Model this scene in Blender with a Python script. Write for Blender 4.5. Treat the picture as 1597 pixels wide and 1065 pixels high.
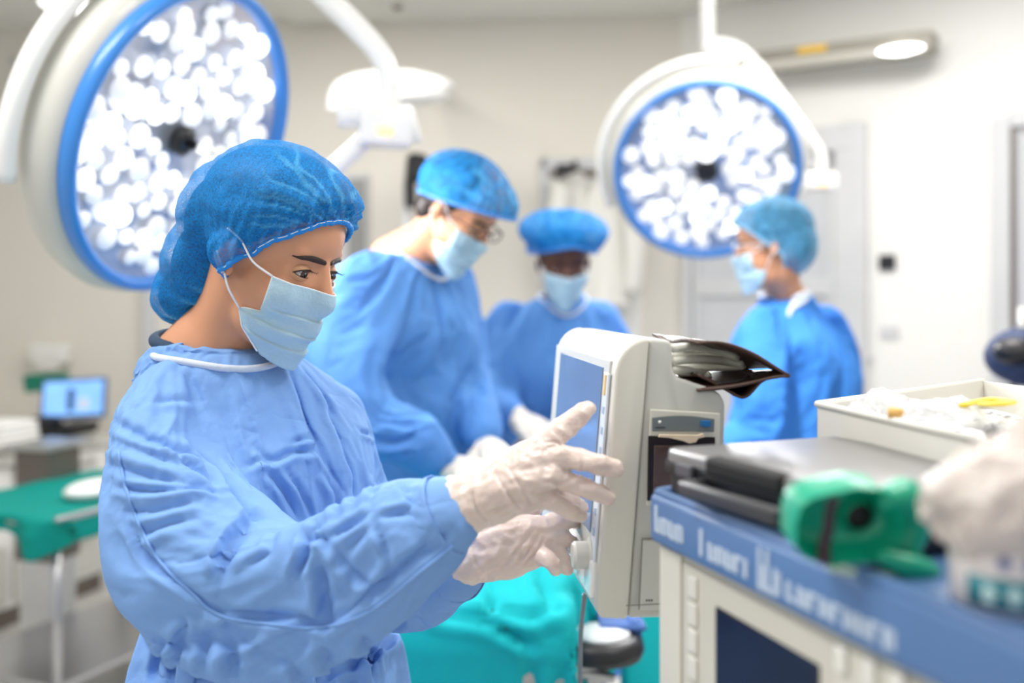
import bpy, bmesh, math, random
import numpy as np
from mathutils import Vector, Matrix, noise
from mathutils.bvhtree import BVHTree

random.seed(7)
for o in list(bpy.data.objects):
    bpy.data.objects.remove(o)
SC = bpy.context.scene
COL = SC.collection
PI = math.pi

# ------------------------------------------------------------------ camera, world, big lights, exposure
CAM_H, FPX, CX, HZ = 1.45, 1597 * 35 / 36, 798.5, 470.0
cam_data = bpy.data.cameras.new('camera')
cam = bpy.data.objects.new('camera', cam_data)
COL.objects.link(cam)
cam.location = (0, 0, CAM_H)
cam.rotation_euler = (PI / 2, 0, 0)
cam_data.lens = 35
cam_data.sensor_width = 36
cam_data.shift_y = -(532.5 - HZ) / 1597
cam_data.clip_start = 0.02
cam_data.dof.use_dof = True
cam_data.dof.focus_distance = 1.20
cam_data.dof.aperture_fstop = 1.9
SC.camera = cam

world = bpy.data.worlds.new('world')
SC.world = world
world.use_nodes = True
world.node_tree.nodes['Background'].inputs[0].default_value = (1.0, 0.985, 0.965, 1)
world.node_tree.nodes['Background'].inputs[1].default_value = 0.70

SC.view_settings.view_transform = 'Standard'
SC.view_settings.look = 'None'
SC.view_settings.gamma = 1
SC.view_settings.exposure = 0.04
SC.cycles.use_denoising = True
SC.cycles.max_bounces = 8
SC.cycles.transparent_max_bounces = 12


def area_light(name, loc, size, energy, col, rot=(0, 0, 0)):
    d = bpy.data.lights.new(name, 'AREA')
    d.shape = 'RECTANGLE'
    d.size, d.size_y = size
    d.energy = energy
    d.color = col
    o = bpy.data.objects.new(name, d)
    COL.objects.link(o)
    o.location = loc
    o.rotation_euler = rot
    return o


area_light('ceiling_panel_light', (-1.2, 0.9, 2.9), (1.2, 0.6), 40, (1, 0.97, 0.93))
area_light('ceiling_panel_light', (1.0, 1.0, 2.9), (1.2, 0.6), 28, (1, 0.97, 0.93))
area_light('ceiling_panel_light', (-0.9, 3.6, 2.9), (1.2, 0.6), 40, (1, 0.97, 0.93))
area_light('ceiling_panel_light', (1.2, 3.2, 2.9), (1.2, 0.6), 40, (1, 0.97, 0.93))


sp_ = bpy.data.lights.new('unseen_spotlight', 'SPOT'); sp_.energy = 300; sp_.spot_size = math.radians(20); sp_.spot_blend = .5; sp_.shadow_soft_size = .08  # unseen lamp out of frame, added to brighten the nurse on the right
so_ = bpy.data.objects.new('unseen_spotlight', sp_); COL.objects.link(so_); so_.location = (.1, 1.7, 2.86)
so_.rotation_euler = (Vector((.1, 1.7, 2.86)) - Vector((.68, 2.62, 1.22))).to_track_quat('Z', 'Y').to_euler()


# ------------------------------------------------------------------ helpers
def P(px, py, d):
    """point seen at photo pixel (px, py) at depth d metres"""
    return Vector(((px - CX) / FPX * d, d, CAM_H + (HZ - py) / FPX * d))


def lin(c):
    return tuple(((v / 255) / 12.92 if v / 255 <= 0.04045 else ((v / 255 + 0.055) / 1.055) ** 2.4) for v in c)


def mat(name, rgb, rough=0.5, metal=0.0, spec=0.5, noise_scale=None, noise_amt=0.06, bump=None, bump_scale=200,
        bump_dist=0.001, emit=None, estr=0, coat=0, trans=0, sss=0, sss_r=(0.01, 0.004, 0.002), alpha=1.0, sheen=0):
    m = bpy.data.materials.new(name)
    m.use_nodes = True
    nt = m.node_tree
    b = nt.nodes['Principled BSDF']
    c = lin(rgb)
    b.inputs['Base Color'].default_value = (*c, 1)
    b.inputs['Roughness'].default_value = rough
    b.inputs['Metallic'].default_value = metal
    b.inputs['Specular IOR Level'].default_value = spec
    if coat: b.inputs['Coat Weight'].default_value = coat
    if trans: b.inputs['Transmission Weight'].default_value = trans
    if alpha < 1: b.inputs['Alpha'].default_value = alpha
    if sheen: b.inputs['Sheen Weight'].default_value = sheen
    if sss:
        b.inputs['Subsurface Weight'].default_value = sss
        b.inputs['Subsurface Radius'].default_value = sss_r
        b.inputs['Subsurface Scale'].default_value = 1.0
    if emit:
        b.inputs['Emission Color'].default_value = (*lin(emit), 1)
        b.inputs['Emission Strength'].default_value = estr
    tc = nt.nodes.new('ShaderNodeTexCoord')
    ns = nt.nodes.new('ShaderNodeTexNoise')
    ns.inputs['Scale'].default_value = noise_scale or 6
    ns.inputs['Detail'].default_value = 4
    nt.links.new(tc.outputs['Object'], ns.inputs['Vector'])
    mx = nt.nodes.new('ShaderNodeMix')
    mx.data_type = 'RGBA'
    mx.inputs[6].default_value = (*[max(0, v * (1 - noise_amt)) for v in c], 1)
    mx.inputs[7].default_value = (*[min(1, v * (1 + noise_amt)) for v in c], 1)
    nt.links.new(ns.outputs['Fac'], mx.inputs[0])
    nt.links.new(mx.outputs[2], b.inputs['Base Color'])
    if bump:
        n2 = nt.nodes.new('ShaderNodeTexNoise')
        n2.inputs['Scale'].default_value = bump_scale
        n2.inputs['Detail'].default_value = 3
        nt.links.new(tc.outputs['Object'], n2.inputs['Vector'])
        bp = nt.nodes.new('ShaderNodeBump')
        bp.inputs['Strength'].default_value = bump
        bp.inputs['Distance'].default_value = bump_dist
        nt.links.new(n2.outputs['Fac'], bp.inputs['Height'])
        nt.links.new(bp.outputs['Normal'], b.inputs['Normal'])
    return m


def cloth_mat(name, rgb, transl=0.25, bump=0.5, bscale=60, rgb_t=None, crumple_amt=0, crumple_scale=9):
    """non-woven gown cloth: rough diffuse plus some light let through"""
    m = mat(name, rgb, rough=0.75, spec=0.25, noise_scale=300, noise_amt=0.05, bump=bump, bump_scale=bscale, bump_dist=0.004)
    nt = m.node_tree
    b = nt.nodes['Principled BSDF']
    out = nt.nodes['Material Output']
    # creased, slightly papery folds
    tc = [n for n in nt.nodes if n.type == 'TEX_COORD'][0]
    prev = [n for n in nt.nodes if n.type == 'BUMP']
    if prev and crumple_amt:
        nz = nt.nodes.new('ShaderNodeTexNoise'); nz.inputs['Scale'].default_value = crumple_scale; nz.inputs['Detail'].default_value = 2.5; nz.inputs['Distortion'].default_value = .6
        nt.links.new(tc.outputs['Object'], nz.inputs['Vector'])
        s1 = nt.nodes.new('ShaderNodeMath'); s1.operation = 'SUBTRACT'; s1.inputs[1].default_value = .5
        s2 = nt.nodes.new('ShaderNodeMath'); s2.operation = 'ABSOLUTE'
        nt.links.new(nz.outputs['Fac'], s1.inputs[0]); nt.links.new(s1.outputs[0], s2.inputs[0])
        bp = nt.nodes.new('ShaderNodeBump'); bp.inputs['Strength'].default_value = crumple_amt; bp.inputs['Distance'].default_value = .05
        nt.links.new(s2.outputs[0], bp.inputs['Height']); nt.links.new(prev[0].outputs['Normal'], bp.inputs['Normal'])
        nt.links.new(bp.outputs['Normal'], b.inputs['Normal'])
    t = nt.nodes.new('ShaderNodeBsdfTranslucent')
    t.inputs['Color'].default_value = (*lin(rgb_t or rgb), 1)
    mx = nt.nodes.new('ShaderNodeMixShader')
    mx.inputs[0].default_value = transl
    nt.links.new(b.outputs[0], mx.inputs[1])
    nt.links.new(t.outputs[0], mx.inputs[2])
    nt.links.new(mx.outputs[0], out.inputs[0])
    return m


def cap_mat(name, rgb, lo=0.45, hi=0.95, scale=260):
    """thin bouffant-cap fabric: random fibre density lets hair show through"""
    m = mat(name, rgb, rough=0.7, spec=0.2, noise_scale=120, noise_amt=0.12, bump=0.4, bump_scale=400)
    nt = m.node_tree
    b = nt.nodes['Principled BSDF']
    tc = [n for n in nt.nodes if n.type == 'TEX_COORD'][0]
    n = nt.nodes.new('ShaderNodeTexNoise')
    n.inputs['Scale'].default_value = scale
    n.inputs['Detail'].default_value = 6
    n.inputs['Roughness'].default_value = 0.75
    nt.links.new(tc.outputs['Object'], n.inputs['Vector'])
    r = nt.nodes.new('ShaderNodeMapRange')
    r.inputs[1].default_value = 0.38
    r.inputs[2].default_value = 0.62
    r.inputs[3].default_value = lo
    r.inputs[4].default_value = hi
    nt.links.new(n.outputs['Fac'], r.inputs[0])
    at = nt.nodes.new('ShaderNodeAttribute'); at.attribute_name = 'ridge'
    mxm = nt.nodes.new('ShaderNodeMath'); mxm.operation = 'MAXIMUM'
    nt.links.new(r.outputs[0], mxm.inputs[0]); nt.links.new(at.outputs['Fac'], mxm.inputs[1])
    nt.links.new(mxm.outputs[0], b.inputs['Alpha'])
    cm = nt.nodes.new('ShaderNodeMix'); cm.data_type = 'RGBA'
    src = b.inputs['Base Color'].links[0].from_socket
    k = lin((92, 188, 246)); cm.inputs[7].default_value = (*k, 1)
    nt.links.new(at.outputs['Fac'], cm.inputs[0]); nt.links.new(src, cm.inputs[6]); nt.links.new(cm.outputs[2], b.inputs['Base Color'])
    return m


def link(name, me, m, parent=None, smooth=True):
    o = bpy.data.objects.new(name, me)
    COL.objects.link(o)
    if m is not None:
        me.materials.clear()
        for q in (m if isinstance(m, (list, tuple)) else [m]):
            me.materials.append(q)
    if smooth:
        me.polygons.foreach_set('use_smooth', [True] * len(me.polygons))
    if parent is not None:
        o.parent = parent
        o.matrix_parent_inverse = root_matrix(parent).inverted()
    return o


def root_matrix(o):
    m = Matrix.LocRotScale(o.location, o.rotation_euler, o.scale)
    if o.parent:
        return root_matrix(o.parent) @ o.matrix_parent_inverse @ m
    return m


def mk(name, vf, m, parent=None, smooth=True, sharp=None):
    v, f = vf
    me = bpy.data.meshes.new(name)
    me.from_pydata([tuple(p) for p in v], [], f)
    me.validate()
    me.update()
    o = link(name, me, m, parent, smooth)
    if smooth and sharp is not None:
        bm = bmesh.new(); bm.from_mesh(me)
        for e in bm.edges:
            if len(e.link_faces) == 2 and e.calc_face_angle(0) > math.radians(sharp):
                e.smooth = False
        bm.to_mesh(me); bm.free()
    return o


def join(*parts):
    V, Fc = [], []
    for v, f in parts:
        n = len(V)
        V += [tuple(p) for p in v]
        Fc += [tuple(i + n for i in q) for q in f]
    return V, Fc


def xf(vf, M):
    return [tuple(M @ Vector(p)) for p in vf[0]], vf[1]


def box(c, size, rot=None, bevel=0.0, seg=2):
    bm = bmesh.new()
    bmesh.ops.create_cube(bm, size=1)
    for v in bm.verts:
        v.co = Vector((v.co.x * size[0], v.co.y * size[1], v.co.z * size[2]))
    if bevel:
        bmesh.ops.bevel(bm, geom=list(bm.edges), offset=bevel, segments=seg, affect='EDGES', profile=0.5)
    M = Matrix.Translation(Vector(c)) @ (rot.to_4x4() if rot is not None else Matrix.Identity(4))
    bm.verts.ensure_lookup_table()
    v = [tuple(M @ q.co) for q in bm.verts]
    f = [tuple(q.index for q in g.verts) for g in bm.faces]
    bm.free()
    return v, f


def frame(x, y=None, z=None):
    """3x3 matrix whose columns are the given axes (made orthonormal)"""
    x = Vector(x).normalized()
    if z is None: z = (0, 0, 1)
    z = Vector(z)
    y = z.cross(x).normalized()
    z = x.cross(y).normalized()
    return Matrix((x, y, z)).transposed()


def prism(poly, t, M=None, bevel=0.0, seg=2, keep_back=False):
    """2-D outline in local XZ, thickness t along local +Y"""
    bm = bmesh.new()
    a = [bm.verts.new((p[0], 0, p[1])) for p in poly]
    f = bm.faces.new(a)
    r = bmesh.ops.extrude_face_region(bm, geom=[f])
    for e in r['geom']:
        if isinstance(e, bmesh.types.BMVert):
            e.co.y += t
    bmesh.ops.recalc_face_normals(bm, faces=bm.faces)
    if bevel:
        bmesh.ops.bevel(bm, geom=list(bm.edges), offset=bevel, segments=seg, affect='EDGES', profile=0.5)
    bm.verts.ensure_lookup_table(); bm.verts.index_update()
    M = M or Matrix.Identity(4)
    v = [tuple(M @ q.co) for q in bm.verts]
    fc = [tuple(q.index for q in g.verts) for g in bm.faces]
    bm.free()
    return v, fc


def catmull(pts, n):
    """pts: list of float tuples -> n samples per span"""
    A = np.array(pts, float)
    if len(A) < 3:
        return np.array([A[0] + (A[-1] - A[0]) * t for t in np.linspace(0, 1, n + 1)])
    E = np.vstack([2 * A[0] - A[1], A, 2 * A[-1] - A[-2]])
    out = []
    for i in range(1, len(E) - 2):
        p0, p1, p2, p3 = E[i - 1], E[i], E[i + 1], E[i + 2]
        for t in np.linspace(0, 1, n, endpoint=False):
            out.append(0.5 * ((2 * p1) + (-p0 + p2) * t + (2 * p0 - 5 * p1 + 4 * p2 - p3) * t * t + (-p0 + 3 * p1 - 3 * p2 + p3) * t ** 3))
    out.append(A[-1])
    return np.array(out)


def tube(pts, rad, seg=12, n=6, round_ends=False, closed=False, flat=None):
    """smooth tube through points; rad is a number or list; flat=(vector, factor) squashes it along a direction"""
    pts = [tuple(p) for p in pts]
    rad = [rad] * len(pts) if isinstance(rad, (int, float)) else list(rad)
    if closed:
        A = np.array([(*p, r) for p, r in zip(pts, rad)])
        m = len(A); S = []
        for i in range(m):
            p0, p1, p2, p3 = A[i - 1], A[i], A[(i + 1) % m], A[(i + 2) % m]
            for t in np.linspace(0, 1, n, endpoint=False):
                S.append(0.5 * ((2 * p1) + (-p0 + p2) * t + (2 * p0 - 5 * p1 + 4 * p2 - p3) * t * t + (-p0 + 3 * p1 - 3 * p2 + p3) * t ** 3))
        S = np.array(S)
    else:
        S = catmull([(*p, r) for p, r in zip(pts, rad)], n)
    C, R = S[:, :3], np.maximum(S[:, 3], 1e-4)
    if round_ends and not closed:
        t0 = (C[0] - C[1]) / np.linalg.norm(C[0] - C[1]); t1 = (C[-1] - C[-2]) / np.linalg.norm(C[-1] - C[-2])
        k = [(math.sin(a), math.cos(a)) for a in np.linspace(0.25, 1.5, 5)]
        C = np.vstack([[C[0] + t0 * R[0] * s for s, _ in reversed(k)], C, [C[-1] + t1 * R[-1] * s for s, _ in k]])
        R = np.concatenate([[R[0] * c for _, c in reversed(k)], R, [R[-1] * c for _, c in k]])
    N = len(C)
    T = np.roll(C, -1, 0) - np.roll(C, 1, 0)
    if not closed:
        T[0] = C[1] - C[0]; T[-1] = C[-1] - C[-2]
    T /= np.maximum(np.linalg.norm(T, axis=1)[:, None], 1e-9)
    up = np.array([0, 0, 1.0]) if abs(T[0][2]) < 0.9 else np.array([1.0, 0, 0])
    V = []
    a = np.cross(T[0], up); a /= np.linalg.norm(a)
    for i in range(N):
        a = a - T[i] * a.dot(T[i]); a /= np.linalg.norm(a)
        b = np.cross(T[i], a)
        for k in range(seg):
            th = 2 * PI * k / seg
            o = (a * math.cos(th) + b * math.sin(th)) * R[i]
            if flat is not None:
                fv = np.array(flat[0]); o = o - fv * o.dot(fv) * (1 - flat[1])
            V.append(tuple(C[i] + o))
    Fc = []
    for i in range(N if closed else N - 1):
        j = (i + 1) % N
        for k in range(seg):
            l = (k + 1) % seg
            Fc.append((i * seg + k, i * seg + l, j * seg + l, j * seg + k))
    if not closed:
        Fc.append(tuple(range(seg - 1, -1, -1)))
        Fc.append(tuple((N - 1) * seg + k for k in range(seg)))
    return V, Fc


def ell(c, r, M=None, nu=20, nv=14):
    V, Fc = [], []
    M = M or Matrix.Identity(4)
    V.append(M @ Vector((c[0], c[1], c[2] - r[2])))
    for j in range(1, nv):
        p = -PI / 2 + PI * j / nv
        for i in range(nu):
            t = 2 * PI * i / nu
            V.append(M @ Vector((c[0] + r[0] * math.cos(p) * math.cos(t), c[1] + r[1] * math.cos(p) * math.sin(t), c[2] + r[2] * math.sin(p))))
    V.append(M @ Vector((c[0], c[1], c[2] + r[2])))
    for i in range(nu):
        Fc.append((0, 1 + (i + 1) % nu, 1 + i))
        Fc.append((len(V) - 1, 1 + (nv - 2) * nu + i, 1 + (nv - 2) * nu + (i + 1) % nu))
    for j in range(nv - 2):
        for i in range(nu):
            a, b = 1 + j * nu, 1 + (j + 1) * nu
            Fc.append((a + i, a + (i + 1) % nu, b + (i + 1) % nu, b + i))
    return [tuple(v) for v in V], Fc


def lathe(prof, c, axis, seg=48, cap0=True, cap1=True):
    """prof: (radius, distance along axis) pairs"""
    ax = Vector(axis).normalized()
    a = ax.orthogonal().normalized()
    b = ax.cross(a)
    V, Fc = [], []
    for r, h in prof:
        for k in range(seg):
            t = 2 * PI * k / seg
            V.append(tuple(Vector(c) + ax * h + (a * math.cos(t) + b * math.sin(t)) * max(r, 1e-4)))
    for i in range(len(prof) - 1):
        for k in range(seg):
            l = (k + 1) % seg
            Fc.append((i * seg + k, i * seg + l, (i + 1) * seg + l, (i + 1) * seg + k))
    if cap0: Fc.append(tuple(range(seg - 1, -1, -1)))
    if cap1: Fc.append(tuple((len(prof) - 1) * seg + k for k in range(seg)))
    return V, Fc


def rings(secs, seg=40, n=5, power=2.3):
    """loft of super-elliptic rings; sec = (centre, yaw, half width, half depth, tilt)"""
    A = catmull([(*s[0], s[1], s[2], s[3], s[4] if len(s) > 4 else 0) for s in secs], n)
    V, Fc = [], []
    for r in A:
        c = Vector(r[:3]); f = Vector((math.sin(r[3]), -math.cos(r[3]), 0)); s = Vector((math.cos(r[3]), math.sin(r[3]), 0))
        for k in range(seg):
            t = 2 * PI * k / seg
            ct, st = math.cos(t), math.sin(t)
            x = math.copysign(abs(ct) ** (2 / power), ct) * r[4]
            y = math.copysign(abs(st) ** (2 / power), st) * r[5]
            V.append(tuple(c + s * x + f * y + Vector((0, 0, -r[6] * y))))
    for i in range(len(A) - 1):
        for k in range(seg):
            l = (k + 1) % seg
            Fc.append((i * seg + k, i * seg + l, (i + 1) * seg + l, (i + 1) * seg + k))
    Fc.append(tuple(range(seg - 1, -1, -1)))
    Fc.append(tuple((len(A) - 1) * seg + k for k in range(seg)))
    return V, Fc


def remeshed(parts, voxel, smooth=4, factor=0.5):
    """join closed shapes into one continuous skin; returns a mesh datablock"""
    v, f = join(*parts)
    me = bpy.data.meshes.new('tmp')
    me.from_pydata(v, [], f)
    bm = bmesh.new(); bm.from_mesh(me)
    bmesh.ops.recalc_face_normals(bm, faces=bm.faces)
    bm.to_mesh(me); bm.free()
    o = bpy.data.objects.new('tmp', me)
    COL.objects.link(o)
    r = o.modifiers.new('r', 'REMESH'); r.mode = 'VOXEL'; r.voxel_size = voxel
    if smooth:
        s = o.modifiers.new('s', 'SMOOTH'); s.iterations = smooth; s.factor = factor
    dg = bpy.context.evaluated_depsgraph_get()
    out = bpy.data.meshes.new_from_object(o.evaluated_get(dg))
    bpy.data.objects.remove(o)
    bpy.data.meshes.remove(me)
    return out


def vco(me):
    a = np.empty(len(me.vertices) * 3); me.vertices.foreach_get('co', a); return a.reshape(-1, 3)


def vno(me):
    a = np.empty(len(me.vertices) * 3); me.vertices.foreach_get('normal', a); return a.reshape(-1, 3)


def setco(me, a):
    me.vertices.foreach_set('co', a.ravel()); me.update()


def run_cloth(o, colliders, frames=16, shrink=-0.08, gravity=1.0, stiff=12, bend=0.6, quality=5, mass=0.25, start=1, selfc=False, air=1.0, thick=0.004):
    """let the cloth settle, then keep the settled shape as plain mesh"""
    for c in colliders:
        m = c.modifiers.new('c', 'COLLISION')
        c.collision.thickness_outer = thick
        c.collision.cloth_friction = 12
    md = o.modifiers.new('cloth', 'CLOTH')
    s = md.settings
    s.quality = quality
    s.mass = mass
    s.tension_stiffness = s.compression_stiffness = stiff
    s.shear_stiffness = stiff * 0.4
    s.bending_stiffness = bend
    s.tension_damping = s.compression_damping = 8
    s.air_damping = air
    s.shrink_min = shrink
    s.effector_weights.gravity = gravity
    if 'pin' in o.vertex_groups:
        s.vertex_group_mass = 'pin'
    md.collision_settings.use_collision = bool(colliders)
    md.collision_settings.distance_min = thick
    md.collision_settings.collision_quality = 2
    md.collision_settings.use_self_collision = selfc
    if selfc:
        md.collision_settings.self_distance_min = 0.004
    md.point_cache.frame_start = 1
    md.point_cache.frame_end = frames + 2
    for f in range(1, frames + 1):
        SC.frame_set(f)
    dg = bpy.context.evaluated_depsgraph_get()
    me = bpy.data.meshes.new_from_object(o.evaluated_get(dg))
    o.modifiers.remove(md)
    old = o.data
    mats = list(old.materials)
    co = vco(me)
    o.data = me
    me.materials.clear()
    for m in mats: me.materials.append(m)
    me.polygons.foreach_set('use_smooth', [True] * len(me.polygons))
    for c in colliders:
        for m in list(c.modifiers):
            if m.type == 'COLLISION': c.modifiers.remove(m)
    SC.frame_set(1)
    return o


def thing(name, label, cat, loc=(0, 0, 0), group=None):
    o = bpy.data.objects.new(name, None)
    COL.objects.link(o)
    o.location = loc
    o.empty_display_size = 0.05
    o['label'] = label; o['category'] = cat
    if group: o['group'] = group
    return o


def tag(o, label, cat, group=None, kind=None):
    o['label'] = label; o['category'] = cat
    if group: o['group'] = group
    if kind: o['kind'] = kind
    return o


def struct(o, label=None, cat=None):
    o['kind'] = 'structure'
    if label: o['label'] = label
    if cat: o['category'] = cat
    return o


def copy_part(o, parent, M=None):
    c = o.copy(); COL.objects.link(c); c.parent = parent
    return c


# ------------------------------------------------------------------ materials
M_wall = mat('painted_wall', (234, 233, 229), 0.6, noise_scale=1.2, noise_amt=0.015, bump=0.1, bump_scale=80)
M_wallb = mat('shaded_back_wall', (224, 219, 209), 0.6, noise_scale=1.2, noise_amt=0.015, bump=0.1, bump_scale=80)  # wall colour darkened to beige, holding the shade on the back wall
M_ceil = mat('painted_ceiling', (226, 225, 220), 0.8, noise_scale=1, noise_amt=0.015)
M_floor = mat('vinyl_floor', (214, 213, 209), 0.28, noise_scale=3, noise_amt=0.05)
M_trim = mat('grey_trim', (203, 204, 206), 0.5)
M_door = mat('grey_door', (196, 198, 202), 0.5)
M_steel = mat('brushed_steel', (188, 188, 190), 0.3, metal=0.9, noise_scale=30)
M_dsteel = mat('dark_steel', (120, 112, 106), 0.4, metal=0.6)
M_white = mat('white_enamel', (240, 240, 238), 0.3, coat=0.3)
M_lampw = mat('lamp_housing_grey', (205, 205, 198), 0.35, coat=0.2)
M_rim = mat('lamp_blue_rim', (52, 132, 214), 0.35, coat=0.4)
M_black = mat('black_plastic', (26, 26, 30), 0.42)
M_black2 = mat('matt_black', (15, 15, 17), 0.7)
M_teal = cloth_mat('teal_drape', (24, 196, 204), 0.15, bump=0.4, bscale=30)
M_teal2 = cloth_mat('green_table_drape', (0, 152, 142), 0.15)
M_gown = cloth_mat('gown_blue', (132, 176, 236), 0.12, bump=0.35, bscale=45, rgb_t=(70, 150, 245), crumple_amt=.3, crumple_scale=7)
M_gown2 = cloth_mat('gown_blue_deep', (104, 164, 236), 0.3, bump=0.4, bscale=30, rgb_t=(20, 120, 240), crumple_amt=.5, crumple_scale=6)
M_collar = cloth_mat('white_binding', (232, 240, 250), 0.2)
M_skin = mat('skin_light', (208, 150, 115), 0.48, noise_scale=40, noise_amt=0.05, sss=0.25, bump=0.12, bump_scale=900)
M_skin_d = mat('skin_dark', (92, 54, 40), 0.45, noise_scale=20, sss=0.1)
M_glove = mat('latex_glove', (226, 208, 199), 0.32, spec=0.6, noise_scale=35, noise_amt=0.06, sss=0.3, bump=0.8, bump_scale=70, bump_dist=0.003)
M_mask = cloth_mat('mask_fabric', (194, 225, 240), 0.2, bump=0.3, bscale=300)
M_strap = mat('mask_elastic', (240, 242, 245), 0.7)
M_hair = mat('dark_hair', (38, 26, 22), 0.5, noise_scale=200, noise_amt=0.5)
M_brow = mat('eyebrow_hair', (44, 28, 22), 0.6)
M_cap = cap_mat('bouffant_cap_blue', (20, 134, 212), 0.42, .88, 380)
M_cap2 = cap_mat('bouffant_cap_blue_dense', (10, 125, 205), 0.62, 1.0, 120)
M_cap3 = cap_mat('bouffant_cap_pale', (88, 160, 205), 0.45, 0.85, 60)
M_eye = mat('eye_white', (226, 220, 216), 0.15, coat=0.6)
M_iris = mat('brown_iris', (74, 46, 30), 0.2, coat=0.6)
M_cream = mat('cream_plastic', (216, 213, 200), 0.45)
M_cream2 = mat('cream_panel', (206, 203, 190), 0.5)
M_monf = mat('monitor_housing_warm', (212, 209, 198), 0.42)
M_monb = mat('monitor_housing_grey', (198, 198, 191), 0.45)
M_cartblue = mat('cart_blue_top', (86, 122, 172), 0.42)
M_text = mat('white_print', (186, 202, 222), 0.6)
M_green = mat('green_rubber', (0, 168, 132), 0.35, coat=0.2)
M_casetop = mat('case_lid_grey', (118, 117, 118), 0.3, spec=0.6)


def wall_hit(px, A, B, off=0.0):
    """plan position where the ray of column px meets wall A-B moved off metres into the room"""
    A = Vector(A); B = Vector(B)
    u = (B - A).normalized(); nrm = Vector((u.y, -u.x))
    A = A + nrm * off
    k = (px - CX) / FPX
    # A.x + t u.x = k (A.y + t u.y)
    t = (k * A.y - A.x) / (u.x - k * u.y)
    return A + u * t, t


def wall_box(name, W, px0, px1, z0, z1, off, thick, m, parent=None, bevel=0.0, by_px=None):
    A, B = Vector(W[0]), Vector(W[1])
    u = (B - A).normalized(); nrm = Vector((u.y, -u.x))
    a, ta = wall_hit(px0, A, B, off); b, tb = wall_hit(px1, A, B, off)
    c = (a + b) / 2 - nrm * thick / 2 + nrm * 0
    c = (a + b) / 2 + nrm * thick / 2
    R = frame((u.x, u.y, 0))
    return mk(name, box((c.x, c.y, (z0 + z1) / 2), (abs(tb - ta), thick, z1 - z0), R, bevel), m, parent, smooth=False)


def wz(W, px, py, off=0.0):
    a, _ = wall_hit(px, W[0], W[1], off)
    return P(px, py, a.y).z


# ------------------------------------------------------------------ room
CEIL = 2.93
def pl(px, d): return ((px - CX) / FPX * d, d)
c1 = Vector(pl(1062, 5.05)); c0 = Vector(pl(0, 5.42))
WB = (c0 + (c0 - c1) * 0.17, c1)                       # back wall
WR = (c1, c1 + Vector((0.827, -0.562)) * 4.6)          # right wall
WL = (Vector((WB[0].x - 0.35, 0.3)), WB[0])            # left wall


def wall(name, W, m=M_wall, t=0.12):
    A, B = W
    u = (B - A).normalized(); nrm = Vector((u.y, -u.x))
    c = (A + B) / 2 - nrm * t / 2
    return struct(mk(name, box((c.x, c.y, CEIL / 2), ((B - A).length + 0.1, t, CEIL), frame((u.x, u.y, 0))), m, smooth=False))


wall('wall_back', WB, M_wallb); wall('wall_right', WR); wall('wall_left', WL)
struct(mk('floor', box((0.4, 2.6, -0.05), (7.6, 6.6, 0.1)), M_floor, smooth=False))
struct(mk('ceiling', box((0.4, 2.6, CEIL + 0.05), (7.6, 6.6, 0.1)), M_ceil, smooth=False))
for nm, W in (('baseboard_back', WB), ('baseboard_right', WR)):
    A, B = W
    u = (B - A).normalized(); nrm = Vector((u.y, -u.x)); c = (A + B) / 2 + nrm * 0.008
    struct(mk(nm, box((c.x, c.y, 0.06), ((B - A).length, 0.016, 0.12), frame((u.x, u.y, 0)), 0.003), M_trim, smooth=False))

# grey panelled door on the right wall
door = thing('door_1', 'grey panelled double door behind the turned nurse', 'door')
del door['category']; struct(door)
zt = wz(WR, 1300, 197)
wall_box('door_frame', WR, 1070, 1082, 0, zt, 0.0, 0.05, M_trim, door, 0.006)
wall_box('door_frame', WR, 1306, 1354, 0, zt, 0.0, 0.05, M_trim, door, 0.006)
wall_box('door_frame', WR, 1070, 1354, zt - 0.12, zt, 0.0, 0.052, M_trim, door, 0.006)
zd = zt - 0.12
wall_box('door_leaf', WR, 1082, 1306, 0.01, zd, 0.0, 0.02, M_door, door)
zr0, zr1 = wz(WR, 1290, 462), wz(WR, 1290, 432)
wall_box('door_rail', WR, 1082, 1306, zr0, zr1, 0.02, 0.016, M_trim, door, 0.005)
for a, b in ((1082, 1092), (1290, 1306)):
    wall_box('door_stile', WR, a, b, 0.02, zd, 0.02, 0.014, M_trim, door, 0.004)
wall_box('door_rail', WR, 1082, 1306, zd - 0.08, zd, 0.02, 0.014, M_trim, door, 0.004)
# second door at the right edge
door2 = thing('door_2', 'grey framed opening at the right edge of the wall', 'door')
del door2['category']; struct(door2)
z2 = wz(WR, 1575, 190)
wall_box('door_frame', WR, 1548, 1578, 0, z2 + 0.02, 0.0, 0.05, M_trim, door2, 0.006)
wall_box('door_frame', WR, 1578, 1760, z2 - 0.03, z2 + 0.04, 0.0, 0.05, M_trim, door2, 0.006)
wall_box('door_leaf', WR, 1584, 1760, 0.01, z2 - 0.03, 0.0, 0.02, M_door, door2)
wall_box('door_gasket', WR, 1578, 1586, 0, z2 - 0.03, 0.0, 0.035, M_dsteel, door2)
# doorway in the back wall behind the hanging coats
door3 = thing('door_3', 'grey frame with dark top edge behind the hanging white coats', 'door')
del door3['category']; struct(door3)
z3 = wz(WB, 850, 248)
wall_box('door_frame', WB, 843, 856, 0, z3, 0.0, 0.04, M_trim, door3, 0.005)
wall_box('door_frame', WB, 843, 1000, z3 - 0.06, z3, 0.0, 0.04, M_trim, door3, 0.005)
wall_box('door_gasket', WB, 856, 1000, z3 - 0.1, z3 - 0.06, 0.0, 0.03, M_dsteel, door3)
wall_box('door_leaf', WB, 856, 1000, 0.01, z3 - 0.1, 0.0, 0.02, M_wall, door3)
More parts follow.
